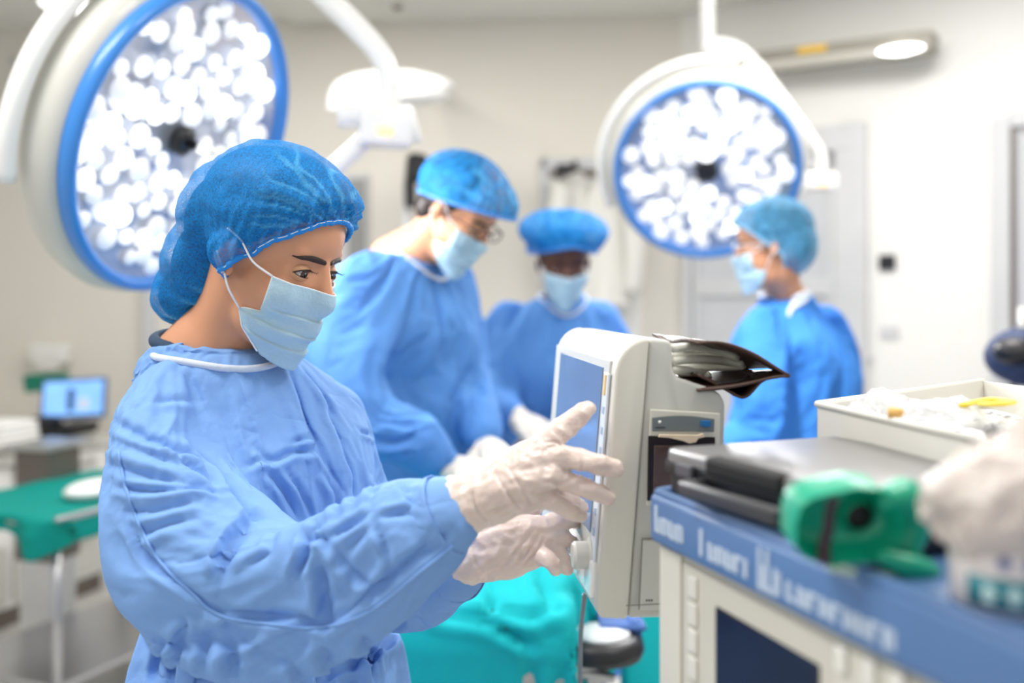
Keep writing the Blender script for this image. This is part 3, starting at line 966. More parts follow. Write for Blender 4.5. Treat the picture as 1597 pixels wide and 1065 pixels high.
mk('top_lip', join(tube([cp(.006, .007, ZT + .001), cp(.65, .007, ZT + .001)], .0045, 10, 1), tube([cp(.006, .007, ZT + .001), BL + Vector((-.01, -.01, .001))], .0045, 10, 1)), M_cartblue, cart)
mk('cart_body', plan_prism([cp(.008, .012, 0), cp(.64, .012, 0), BR - e2 * .03, BL - e2 * .05], .12, ZT - .0465, .004), M_cream, cart, sharp=40)
def cpx(px, py, off=0.0):
    """photo pixel on the cart's printed face"""
    o2 = C0 + (-e2) * off
    k = (px - CX) / FPX
    y = o2.dot(e2) / (k * e2.x + e2.y)
    return P(px, py, y)
RCt = Matrix((e1, e2, (0, 0, 1))).transposed()
def cface(name, px0, px1, z0, z1, off, th, m, parent, bev=.002):
    a = cpx(px0, 900).dot(e1) - C0.dot(e1); b = cpx(px1, 900).dot(e1) - C0.dot(e1)
    return mk(name, box(cp((a + b) / 2, .012 - off + th / 2, (z0 + z1) / 2), (b - a, th, z1 - z0), RCt, bev), m, parent, smooth=False)
zc = ZT - .0465
cface('corner_post', 1016, 1048, .12, zc - .002, .004, .004, M_cream, cart)
ct = cface('control_panel', 1050, 1284, .8, zc - .008, .003, .003, M_cream2, cart)
cface('panel_trim', 1284, 1560, .8, zc - .008, .004, .004, M_cream, cart)
a_s = cpx(1102, 920)
cface('cart_screen', 1102, 1262, .86, zc - .030, .0045, .003, mat('dark_cart_screen', (24, 27, 40), .12, spec=.7, noise_scale=4, noise_amt=.5), cart)
for i in range(4):
    p = cpx(1068, 917 + i * 42, .0)
    b = mk('button', box(Vector((p.x, p.y, p.z)) + e2 * .008, (.0165, .004, .021), RCt, .0025), mat('button_pale', (222, 220, 210), .35), ct, smooth=False)
for i in range(3):
    p = cpx(1300 + i * 44, 1030 + i * 22, .0)
    mk('button', box(Vector((p.x, p.y, p.z)) + e2 * .006, (.012, .004, .018), RCt, .002), mat('button_pale', (232, 230, 222), .35), cart, smooth=False)
for sgn in ((.04, .06), (.6, .06), (.04, .45), (.6, .5)):
    q = cp(sgn[0], sgn[1], .05)
    mk('caster', lathe([(.02, -.016), (.05, -.014), (.05, .014), (.02, .016)], q, e1, 20), M_black, cart)


def text_mesh(name, s, size, origin, xdir, ydir, m, parent, depth=.0006, align='LEFT', sx=1.0):
    cu = bpy.data.curves.new('txt', 'FONT'); cu.body = s; cu.size = size; cu.extrude = depth; cu.align_x = align
    o = bpy.data.objects.new('txt', cu); COL.objects.link(o)
    dg = bpy.context.evaluated_depsgraph_get()
    me = bpy.data.meshes.new_from_object(o.evaluated_get(dg))
    bpy.data.objects.remove(o)
    x = Vector(xdir).normalized(); y = Vector(ydir).normalized(); z = x.cross(y)
    M = Matrix.Translation(origin) @ Matrix((x * sx, y, z)).transposed().to_4x4()
    me.transform(M)
    return link(name, me, m, parent, smooth=False)
def scrawl(name, n, a0, w, hgt, z, seed, m, parent, tall=()):
    """row of soft-edged letter-like strokes, as unreadable as in the photograph"""
    r = random.Random(seed); parts = []
    for i in range(n):
        x = a0 + w * (i + .5) / n; hh = hgt * (1.55 if i in tall else 1.0)
        parts.append(box(cp(x - w / n * .22, -.0003, z + hh / 2), (w / n * .42, .0012, hh), RCt, .0004))
        if r.random() < .75:
            parts.append(box(cp(x + w / n * .14, -.0003, z + hgt * r.choice((.12, .88))), (w / n * .5, .0012, hgt * .26), RCt, .0004))
        if r.random() < .6:
            parts.append(box(cp(x + w / n * .3, -.0003, z + hgt * .5), (w / n * .36, .0012, hgt * .85), RCt, .0004))
    return mk(name, join(*parts), m, parent, smooth=False)
scrawl('printed_mark', 4, .012, .058, .016, ZT - .034, 1, M_text, cart, (0,))
scrawl('printed_mark', 6, .098, .085, .015, ZT - .036, 2, M_text, cart, (0,))
scrawl('printed_mark', 3, .190, .032, .021, ZT - .039, 3, M_text, cart, (0, 1))
scrawl('printed_mark', 9, .228, .120, .014, ZT - .037, 4, M_text, cart, ())

# black carrying case on the cart
K0 = Vector((.1446, .93, 0)); ka = Vector((.386, -.922, 0)).normalized(); kb_ = Vector((-ka.y, ka.x, 0))
RK = Matrix((ka, kb_, (0, 0, 1))).transposed()
def kp(a, b, z): return K0 + ka * a + kb_ * b + Vector((0, 0, z))
cs = thing('carrying_case', 'flat black carrying case with moulded handle lying on the blue cart top', 'case', kp(.13, .1, ZT))
zb = ZT + .003
mk('case_body', box(kp(.132, .10, zb + .011), (.264, .195, .022), RK, .005, 3), M_black, cs, sharp=40)
mk('case_lid', box(kp(.132, .10, zb + .033), (.268, .199, .021), RK, .006, 3), M_casetop, cs, sharp=40)
mk('lid_edge', box(kp(.132, .10, zb + .0265), (.2705, .2015, .012), RK, .002, 2), M_black, cs, sharp=40)
hd = mk('handle', join(box(kp(.125, -.020, zb + .017), (.135, .011, .014), RK, .004, 3), box(kp(.062, -.009, zb + .017), (.012, .024, .014), RK, .003), box(kp(.190, -.009, zb + .017), (.014, .024, .016), RK, .003)), mat('grey_handle', (58, 58, 62), .35), cs, sharp=40)
mk('handle_recess', box(kp(.118, .006, zb + .036), (.105, .018, .0165), RK, .004), M_black2, cs, smooth=False)
mk('latch', box(kp(.036, -.003, zb + .027), (.026, .006, .012), RK, .002), mat('latch_grey', (84, 84, 90), .35), cs, smooth=False)
mk('latch', box(kp(.226, -.003, zb + .027), (.026, .006, .012), RK, .002), mat('latch_grey', (84, 84, 90), .35), cs, smooth=False)

# green rubber holder
gd = .655
gpts = [(1238, 815), (1243, 786), (1262, 772), (1330, 757), (1374, 762), (1412, 795), (1424, 840), (1412, 868), (1380, 886), (1300, 889), (1262, 876), (1242, 858)]
GO = P(1335, 825, gd)
gx = Vector((1, .12, .0)).normalized(); gz = Vector((0, -.25, 1)).normalized(); gy = gz.cross(gx).normalized(); gz = gx.cross(gy)
GM = Matrix.Translation(GO) @ Matrix((gx, gy, gz)).transposed().to_4x4()
gl = [((x - 1335) / FPX * gd, (825 - y) / FPX * gd) for x, y in gpts]
gt = thing('rubber_holder', 'green moulded rubber holder with a dark round hole beside the black case', 'holder', P(1340, 890, gd))
bm = bmesh.new()
f = bm.faces.new([bm.verts.new((x, 0, z)) for x, z in reversed(gl)])
r = bmesh.ops.extrude_face_region(bm, geom=[f])
for g in r['geom']:
    if isinstance(g, bmesh.types.BMVert): g.co.y += .030
bmesh.ops.recalc_face_normals(bm, faces=bm.faces)
ff = min(bm.faces, key=lambda q: q.calc_center_median().y if len(q.verts) > 6 else 9)
bmesh.ops.inset_region(bm, faces=[ff], thickness=.007)
for v in ff.verts: v.co.y += .020
bmesh.ops.inset_region(bm, faces=[ff], thickness=.006)
for v in ff.verts: v.co.y += .003
bmesh.ops.bevel(bm, geom=list(bm.edges), offset=.0022, segments=3, affect='EDGES', profile=.5)
bm.verts.index_update()
q = [tuple(GM @ v.co) for v in bm.verts], [tuple(v.index for v in f.verts) for f in bm.faces]
bm.free()
mk('shell', q, M_green, gt)
def gp(px, py, y=0): return GM @ Vector(((px - 1335) / FPX * gd, y, (825 - py) / FPX * gd))
mk('hole', lathe([(.0088, .0), (.0088, .006), (.001, .0061)], gp(1362, 826, .024), -gy, 24), M_black2, gt)
mk('hole_ring', lathe([(.0092, .0), (.0135, .002), (.0098, .005)], gp(1362, 826, .023), -gy, 24, False, False), M_green, gt)
mk('strap', tube([gp(1293, 777, .0), gp(1296, 800, .006), gp(1298, 830, .007), gp(1293, 860, .006), gp(1290, 880, .0)], [.0045, .004, .0042, .0045, .005], 10, 4, flat=(gy, .35)), mat('strap_dark', (58, 40, 50), .5), gt)
mk('side_lobe', tube([gp(1398, 788, .012), gp(1436, 798, .02), gp(1452, 835, .022), gp(1440, 878, .014)], [.009, .0145, .0155, .011], 16, 5, True), M_green, gt)
mk('nozzle', tube([gp(1385, 872, -.002), gp(1420, 884, -.006), gp(1452, 893, -.006), gp(1468, 898, -.004)], [.006, .0085, .008, .005], 16, 5, True), M_green, gt)
o = mk('tubing', tube([gp(1300, 894, .004), gp(1340, 899, .0), gp(1385, 901, -.004), gp(1420, 906, -.006), gp(1460, 912, 0)], .0026, 10, 5), mat('clear_tubing', (170, 196, 180), .3))
tag(o, 'pale thin tubing below the green rubber holder', 'tubing')

# white carton full of packets
M_card = mat('white_carton', (232, 230, 222), .6)
Q = [Vector((.325, 1.06, 0)), Vector((.378, .76, 0)), Vector((.63, .93, 0)), Vector((.575, 1.215, 0))]
tops = [P(1274, 630, 1.06).z, P(1532, 690, .78).z, 1.352, P(1530, 594, 1.215).z]
bx = thing('supply_carton', 'open white carton full of plastic packets behind the black case', 'box', (.47, 1.0, ZT))
V = []
cen = sum(Q, Vector()) / 4
for k in range(4): V.append((*Q[k].xy, ZT + .001))
for k in range(4): V.append((*Q[k].xy, tops[k]))
for k in range(4): q = Q[k] + (cen - Q[k]).normalized() * .006; V.append((*q.xy, tops[k]))
for k in range(4): q = Q[k] + (cen - Q[k]).normalized() * .006; V.append((*q.xy, ZT + .006))
Fc = [(3, 2, 1, 0), (12, 13, 14, 15)]
for k in range(4):
    l = (k + 1) % 4
    Fc += [(k, l, l + 4, k + 4), (k + 4, l + 4, l + 8, k + 8), (k + 8, l + 8, l + 12, k + 12)]
mk('carton_walls', (V, Fc), M_card, bx, smooth=False)
mk('carton_rim', tube([(*Q[k].xy, tops[k]) for k in (3, 0, 1)], .0035, 8, 1), M_card, bx)
M_plastic = mat('clear_plastic_film', (235, 236, 240), .12, trans=.0, alpha=.5, spec=.8, bump=1.0, bump_scale=40, bump_dist=.01)
def crumple(vf, amp, freq, seed, M=None):
    V = []
    for p in vf[0]:
        q = Vector(p); n = noise.noise_vector(q * freq + Vector((seed, 0, 0))); n2 = noise.noise_vector(q * freq * 2.7 + Vector((0, seed, 0)))
        V.append(tuple(q + n * amp + n2 * amp * .5))
    return V, vf[1]
rnd = random.Random(11)
for i in range(8):
    t, s = rnd.uniform(.30, .66), rnd.uniform(.32, .66)
    q = Q[0].lerp(Q[1], t).lerp(Q[3].lerp(Q[2], t), s)
    R = Matrix.Rotation(rnd.uniform(0, 3), 3, 'Z') @ Matrix.Rotation(rnd.uniform(-.15, .15), 3, 'X')
    o = mk('syringe_packet', box((q.x, q.y, ZT + .03 + .0045 * i), (.13, .045, .008), R, .003), mat('packet_paper', (238, 240, 242), .5), smooth=False)
    pm = mat('packet_ink', (120, 130, 150), .6)
    mk('packet_print', join(*[box(Vector((q.x, q.y, ZT + .0345 + .0045 * i)) + R @ Vector((-.045 + .012 * k, -.004 + .005 * (k % 3), .0)), (.008, .003 + .002 * (k % 2), .0006), R) for k in range(7)]), pm, o, smooth=False)
    tag(o, 'white printed packet inside the open carton', 'packet', 'printed packets inside the white carton')
o = mk('plastic_wrap', crumple(ell((.42, 1.05, 1.322), (.075, .09, .026), None, 60, 40), .012, 28, 3), M_plastic)
tag(o, 'crumpled clear plastic wrap spilling over the left of the white carton', 'plastic wrap')
yp = [P(1502, 632, .99), P(1525, 626, 1.02), P(1548, 623, 1.03), P(1578, 627, 1.0), P(1560, 630, .96), P(1530, 630, .98)]
o = mk('yellow_tourniquet', tube(yp, .005, 10, 5, flat=((0, 0, 1), .5)), mat('yellow_rubber', (240, 214, 70), .4))
tag(o, 'yellow rubber band lying at the back of the white carton', 'band')
o = mk('orange_cap', lathe([(.005, 0), (.005, .01), (.002, .014)], P(1385, 644, .92), (.8, -.4, .1), 14), mat('orange_plastic', (240, 190, 110), .4))
tag(o, 'small pale orange needle cap in the white carton', 'cap')

# wipes container in a clear bag
B0 = Vector((.306, .600, ZT + .001))
wp = thing('wipes_container', 'white container with teal label standing at the cart front corner', 'container', B0)
mk('container_body', lathe([(.037, 0), (.0395, .002), (.0395, .062), (.034, .075), (.03, .085), (.001, .086)], B0, (0, 0, 1), 48), mat('container_white', (236, 228, 224), .35), wp)
def band(name, r, z0, z1, a0, a1, m, parent):
    V = []; Fc = []; n = 20
    for i in range(n + 1):
        a = a0 + (a1 - a0) * i / n
        for rr in (r, r + .0006):
            for z in (z0, z1): V.append((B0.x + rr * math.cos(a), B0.y + rr * math.sin(a), B0.z + z))
    for i in range(n):
        q = i * 4
        Fc += [(q + 2, q + 6, q + 7, q + 3), (q, q + 1, q + 5, q + 4), (q + 1, q + 3, q + 7, q + 5), (q, q + 4, q + 6, q + 2)]
    Fc += [(0, 2, 3, 1), (4 * n, 4 * n + 1, 4 * n + 3, 4 * n + 2)]
    return mk(name, (V, Fc), m, parent)
am_ = math.atan2(-B0.y, -B0.x)
lab = band('teal_label', .0396, .004, .022, am_ - .75, am_ + .75, mat('teal_label', (0, 118, 132), .4), wp)
for i, (da, z) in enumerate(((-.42, .013), (-.05, .013), (.3, .012))):
    a = am_ - .1 + da * -1
    p = B0 + Vector((math.cos(a) * .0405, math.sin(a) * .0405, z))
    mk('label_mark', ell((0, 0, 0), (.0045, .0045, .0055), Matrix.Translation(p) @ Matrix.Scale(.25, 4, Vector((math.cos(a), math.sin(a), 0))), 14, 8), mat('label_pale', (190, 222, 222), .5), lab)
for i, da in enumerate((-.5, -.15, .2)):
    a = am_ - da
    p = B0 + Vector((math.cos(a) * .0400, math.sin(a) * .0400, .031))
    mk('printed_dot', ell((0, 0, 0), (.0035, .0035, .0035), Matrix.Translation(p) @ Matrix.Scale(.25, 4, Vector((math.cos(a), math.sin(a), 0))), 14, 8), mat('label_navy', (90, 100, 160), .5), wp)
bag = crumple(ell((B0.x - .001, B0.y, B0.z + .062), (.053, .052, .046), None, 80, 60), .008, 45, 5)
V = [(x + (z - B0.z - .07) * .75 * (1 if z > B0.z + .07 else 0), y, z if z < B0.z + .1 else z + (z - B0.z - .1) * .5) for x, y, z in bag[0]]
o = mk('plastic_bag', (V, bag[1]), mat('milky_plastic_bag', (226, 216, 208), .2, alpha=.72, spec=.7, sss=.2, bump=1, bump_scale=60, bump_dist=.01))
tag(o, 'crumpled milky plastic bag pulled over the teal labelled container', 'bag')
# ------------------------------------------------------------------ operating table end
hp = P(938, 985, 1.9)
ht = thing('operating_table', 'operating table with black padded head ring and steel clamps under the teal drape', 'table', (-.25, 2.05, 0))
mk('table_pad', box((-.25, 2.06, .84), (.70, .46, .08), None, .03, 4), M_black, ht)
mk('column', box((-.35, 2.06, .43), (.36, .3, .74), None, .03), M_steel, ht, smooth=False)
mk('base', box((-.35, 2.04, .06), (.7, .42, .12), None, .03), M_steel, ht, smooth=False)
mk('head_ring', lathe([(.03, -.004), (.066, -.004), (.078, -.012), (.082, -.028), (.076, -.044), (.03, -.05)], hp, (0, 0, 1), 40), M_black, ht)
mk('head_gel', lathe([(.058, -.006), (.052, .002), (.03, .006), (.001, .007)], hp, (0, 0, 1), 36), mat('gel_white', (214, 216, 218), .3), ht)
mk('head_bracket', join(tube([hp + Vector((0, 0, -.05)), hp + Vector((-.02, .01, -.1)), hp + Vector((-.09, .06, -.14)), Vector((0.0, 2.1, .70))], .018, 12, 4),
                        tube([P(990, 1000, 1.95), P(940, 1040, 1.9), P(880, 1065, 1.88), P(800, 1085, 1.9)], .012, 12, 4)), M_black, ht)
for k, (x, y, s) in enumerate(((830, 1052, .05), (880, 1040, .035), (903, 1046, .03), (925, 1058, .03), (868, 1062, .05))):
    mk('clamp', join(box(P(x, y, 1.86), (s, .03, s * .7), frame((1, .2, .25 * (-1) ** k)), .005), lathe([(.009, -.03), (.009, .03)], P(x + 8, y - 4, 1.85), (1, .1, .2 * (-1) ** k), 14)), M_steel, ht, smooth=False)
o = mk('blue_sheet', crumple(join(box(P(968, 968, 1.95), (.09, .1, .012), None, .005), box(P(988, 980, 1.93), (.03, .05, .04), None, .01)), .004, 30, 2), mat('navy_sheet', (60, 96, 160), .7), smooth=False)
tag(o, 'small folded blue and white sheet at the end of the black head ring', 'sheet')
o = mk('drip_line', tube([P(912, 925, 1.45), P(906, 985, 1.45), P(905, 1040, 1.45), P(905, 1100, 1.45), (P(905, 1100, 1.45).x, 1.45, .4)], .0035, 10, 3), mat('grey_line', (120, 128, 134), .3))
tag(o, 'thin grey line hanging vertically below the patient monitor', 'line')
# ------------------------------------------------------------------ people
def head_matrix(C, yaw, pitch, roll=0, s=1.0):
    y, p = math.radians(yaw), math.radians(pitch)
    f = Vector((math.sin(y) * math.cos(p), -math.cos(y) * math.cos(p), -math.sin(p)))
    r = Vector((-math.cos(y), -math.sin(y), 0))
    u = r.cross(f)
    M = Matrix((r, f, u)).transposed() @ Matrix.Rotation(math.radians(roll), 3, 'Y')
    return Matrix.Translation(C) @ (M * s).to_4x4()


def head_parts(H, neck_to, neck_r=.054, fine=1):
    E = lambda c, r: ell(c, r, H, 24 * fine, 16 * fine)
    parts = [E((0, -.012, .038), (.0745, .094, .090)), E((0, .032, .036), (.061, .053, .058)), E((0, .030, -.030), (.060, .057, .070)),
             E((0, .028, -.076), (.049, .055, .042)), E((0, .066, -.101), (.020, .020, .018)),
             E((.036, .052, -.034), (.025, .027, .030)), E((-.036, .052, -.034), (.025, .027, .030)),
             E((.028, .064, .022), (.024, .013, .012)), E((-.028, .064, .022), (.024, .013, .012)), E((0, .069, .022), (.020, .012, .014)), E((.030, .057, -.003), (.022, .0172, .019)), E((-.030, .057, -.003), (.022, .0172, .019)),
             E((.077, -.006, -.010), (.006, .015, .024)), E((-.077, -.006, -.010), (.006, .015, .024)), E((.076, .0, -.028), (.006, .009, .010)), E((-.076, .0, -.028), (.006, .009, .010))]
    h = lambda *p: tuple(H @ Vector(p))
    parts.append(tube([h(0, .076, .016), h(0, .085, -.004), h(0, .096, -.028), h(0, .093, -.040)], [.0085, .0088, .0118, .011], 14, 5, True))
    parts.append(tube([h(0, .078, -.064), h(0, .082, -.072)], [.016, .014], 12, 2, True))
    nb = Vector(neck_to)
    parts.append(tube([h(0, -.02, .0), h(0, -.02, -.06), tuple(Vector(h(0, -.02, -.07)).lerp(nb, .55)), nb, nb + (nb - Vector(h(0, -.02, -.05))).normalized() * .06],
                      [.055, neck_r, neck_r - .001, neck_r + .010, neck_r + .03], 24, 6, True))
    return parts


def to_bvh(me_or_obj):
    me = me_or_obj.data if hasattr(me_or_obj, 'data') else me_or_obj
    return BVHTree.FromPolygons([v.co.copy() for v in me.vertices], [tuple(p.vertices) for p in me.polygons])


def make_mask(name, H, bvh, parent, m, fine=1, label=None):
    nt, nq = 36 * fine, 48 * fine
    G = np.zeros((nt + 1, nq + 1, 3)); Rr = np.zeros((nt + 1, nq + 1)); TH = np.zeros_like(Rr); U = np.zeros_like(Rr)
    te = np.interp(np.linspace(0, 1, nt + 1), [0, .46, .60, .8, 1], [54, 54, 82, 70, 40])
    ue = np.interp(np.linspace(0, 1, nt + 1), [0, .46, .56, .8, 1], [-.015, -.063, -.067, -.092, -.116])
    uc = np.interp(np.linspace(0, 1, nt + 1), [0, 1], [-.019, -.128])
    Hi = H.inverted()
    A0 = .010
    for i in range(nt + 1):
        for j in range(nq + 1):
            w = -1 + 2 * j / nq
            th = math.radians(te[i]) * w
            u = uc[i] + (ue[i] - uc[i]) * abs(w) ** 1.6
            o = H @ Vector((.3 * math.sin(th), A0 + .3 * math.cos(th), u)); tgt = H @ Vector((0, A0, max(u, -.105)))
            d = (tgt - o).normalized()
            hit = bvh.ray_cast(o, d)
            r = .06
            if hit[0] is not None:
                q = Hi @ hit[0]; r = math.hypot(q.x, q.y - A0)
            Rr[i, j] = min(max(r, .045), .105); TH[i, j] = th; U[i, j] = u
    base = Rr.copy()
    S = base.copy()
    for _ in range(14 * fine):
        Pd = np.pad(S, 1, mode='edge')
        S2 = (Pd[:-2, 1:-1] + Pd[2:, 1:-1] + Pd[1:-1, :-2] + Pd[1:-1, 2:]) / 4
        S = np.maximum(S2, base)
    for _ in range(3):
        Pd = np.pad(S, 1, mode='edge'); S = (Pd[:-2, 1:-1] + Pd[2:, 1:-1] + Pd[1:-1, :-2] + Pd[1:-1, 2:]) / 4
    V = []
    for i in range(nt + 1):
        t = i / nt
        for j in range(nq + 1):
            w = -1 + 2 * j / nq
            off = .0024 + .003 * math.sin(PI * t) * (1 - w * w)
            # pleats
            for k, tk in enumerate((.36, .56, .76)):
                x = (t - tk) / .16
                if 0 <= x < 1: off += .0034 * (1 - x) * (1 - abs(w) ** 4)
            off += .0018 * math.sin(w * 21 + t * 5) * abs(w) ** 3
            r = S[i, j] + off
            V.append(tuple(H @ Vector((r * math.sin(TH[i, j]), A0 + r * math.cos(TH[i, j]), U[i, j]))))
    Fc = [(i * (nq + 1) + j, (i + 1) * (nq + 1) + j, (i + 1) * (nq + 1) + j + 1, i * (nq + 1) + j + 1) for i in range(nt) for j in range(nq)]
    o = mk(name, (V, Fc), m, parent)
    md = o.modifiers.new('s', 'SOLIDIFY'); md.thickness = .0012
    edge = lambda i, j: V[i * (nq + 1) + j]
    mk('mask_edge', tube([edge(0, j) for j in range(0, nq + 1, 4)], .0011, 6, 2), M_strap, o)
    for j in (0, nq):
        mk('mask_edge', tube([edge(i, j) for i in range(0, nt + 1, 3)], .0012, 6, 2), M_strap if fine > 1 else m, o)
    if fine > 1:
        for tt in (.045, .10, .125, .15):
            i = int(tt * nt)
            mk('stitch_line', tube([tuple(Vector(edge(i, j)) + (H.to_3x3() @ Vector((math.sin(TH[i, j]), math.cos(TH[i, j]), 0))).normalized() * .0006) for j in range(1, nq, 3)], .00042, 5, 2),
               mat('stitch_blue', (96, 140, 175), .6), o)
    # elastic loops
    sg = lambda s: [tuple(H @ Vector(p)) for p in s]
    for sd in (1, -1):
        j = nq if sd > 0 else 0
        k = int(.56 * nt)
        kk = int(.6 * nt)
        mk('ear_loop', tube([edge(0, j), *sg([(sd * .0735, .030, -.006), (sd * .0795, .010, .012), (sd * .083, -.012, .020)])], .0013, 8, 5), M_strap, o)
        mk('ear_loop', tube([edge(kk, j), *sg([(sd * .077, .012, -.048), (sd * .0815, .001, -.030), (sd * .084, -.016, -.010)])], .0013, 8, 5), M_strap, o)
    return o


def make_cap(name, H, parts, m, parent, cut=None, head=None, snap_y=-.02, voxel=.004, pleat=.0016, knot=None, band_r=.0035, nfreq=46):
    me = remeshed([ell(c, r, H, 30, 20) for c, r in parts], voxel, 10)
    Hi = H.inverted(); A = vco(me); N = vno(me)
    Hm = np.array(Hi)
    L = A @ Hm[:3, :3].T + Hm[:3, 3]
    kn = np.array(knot if knot else (0, .10, .07))
    rel = L - kn
    ang = np.arctan2(rel[:, 2] + .001, -rel[:, 1] + .012)
    ds = np.linalg.norm(rel, axis=1)
    wv = np.array([noise.noise(Vector(p * 26)) for p in L]); wv2 = np.array([noise.noise(Vector(p * 60)) for p in L])
    rad_pl = np.sin(ang * 20 + wv * 2.2) * np.clip(1.35 - ds / .16, .12, 1)
    # gathers running up from the band
    hb = L[:, 2] - (L[:, 1] - .03)
    gath = np.sin(nfreq * (np.arctan2(L[:, 1], np.abs(L[:, 0]) + .02)) + wv * 2 + L[:, 0] * 40) * np.exp(-np.clip(hb, 0, 1) / .045)
    D = pleat * (rad_pl * .9 + gath * 1.2 + wv * 1.6 + wv2 * .6)
    A = A + N * D[:, None]
    setco(me, A)
    lines = np.sin(ang * 34 + wv * 3.5) * np.clip(2.0 - ds / .11, 0, 1); l2 = np.sin(ang * 17 + wv2 * 1.2 + 2) * np.clip(2.0 - ds / .12, 0, 1)
    rg_ = np.clip((lines - .72) * 3.2, 0, 1) * .8 + np.clip((l2 - .8) * 4, 0, 1) * .8 + np.clip((gath - .5) * 1.6, 0, 1) * .8
    at = me.attributes.new('ridge', 'FLOAT', 'POINT'); at.data.foreach_set('value', np.clip(rg_, 0, 1).astype(np.float32))
    bm = bmesh.new(); bm.from_mesh(me)
    if cut:
        Hb = Hi
        dele = [f for f in bm.faces if cut(Hb @ f.calc_center_median())]
        bmesh.ops.delete(bm, geom=dele, context='FACES')
        be = [e for e in bm.edges if e.is_boundary]
        adj = {}
        for e in be:
            a, b = e.verts
            adj.setdefault(a, []).append(b); adj.setdefault(b, []).append(a)
        loops = []
        seen = set()
        for s in adj:
            if s in seen: continue
            lp = [s]; seen.add(s); cur = s
            while True:
                nx = [q for q in adj[cur] if q not in seen]
                if not nx: break
                cur = nx[0]; seen.add(cur); lp.append(cur)
            loops.append(lp)
        lp = max(loops, key=len)
        pts = np.array([v.co[:] for v in lp])
        for _ in range(12):
            pts = (np.roll(pts, 1, 0) + pts * 2 + np.roll(pts, -1, 0)) / 4
        if head is not None:
            moved = []
            for p in pts:
                q = Hi @ Vector(p)
                h = head.find_nearest(Vector(p))
                if q.y > snap_y and h[0] is not None:
                    tgt = np.array((h[0] + h[1] * .0045)[:]); k = min(1, (q.y - snap_y) / .03); moved.append(p + (tgt - p) * k)
                else: moved.append(p)
            moved = np.array(moved)
            for _ in range(6): moved = (np.roll(moved, 1, 0) + moved * 2 + np.roll(moved, -1, 0)) / 4
            dl = moved - pts
            bs = set(lp)
            for v in bm.verts:
                if v in bs: continue
                c = np.array(v.co[:]); dd = np.linalg.norm(pts - c, axis=1); i = dd.argmin()
                if dd[i] < .05: v.co = c + dl[i] * math.exp(-(dd[i] / .018) ** 2)
            pts = moved
        for v, p in zip(lp, pts): v.co = p
        bm.to_mesh(me)
    else:
        pts = None; bm.to_mesh(me)
    bm.free()
    o = link(name, me, m, parent)
    if pts is not None:
        step = max(1, len(pts) // 90)
        ps = pts[::step]
        cl = pts.mean(0)
        ring = []
        for i, p in enumerate(ps):
            ring.append(tuple(p + (p - cl) / np.linalg.norm(p - cl) * .0018))
        rr = [band_r * (1 + .22 * math.sin(i * 2.4)) for i in range(len(ring))]
        mk('elastic_band', tube(ring, rr, 10, 3, closed=True), mat('cap_band_blue', (22, 132, 214) if m is not M_cap3 else (120, 180, 215), .7, bump=.5, bump_scale=500), o)
        mk('band_stitch', tube([tuple(Vector(p) + (Vector(p) - Vector(cl)).normalized() * band_r * .95) for p in ring], .0005, 6, 3, closed=True), M_strap, o)
    return o


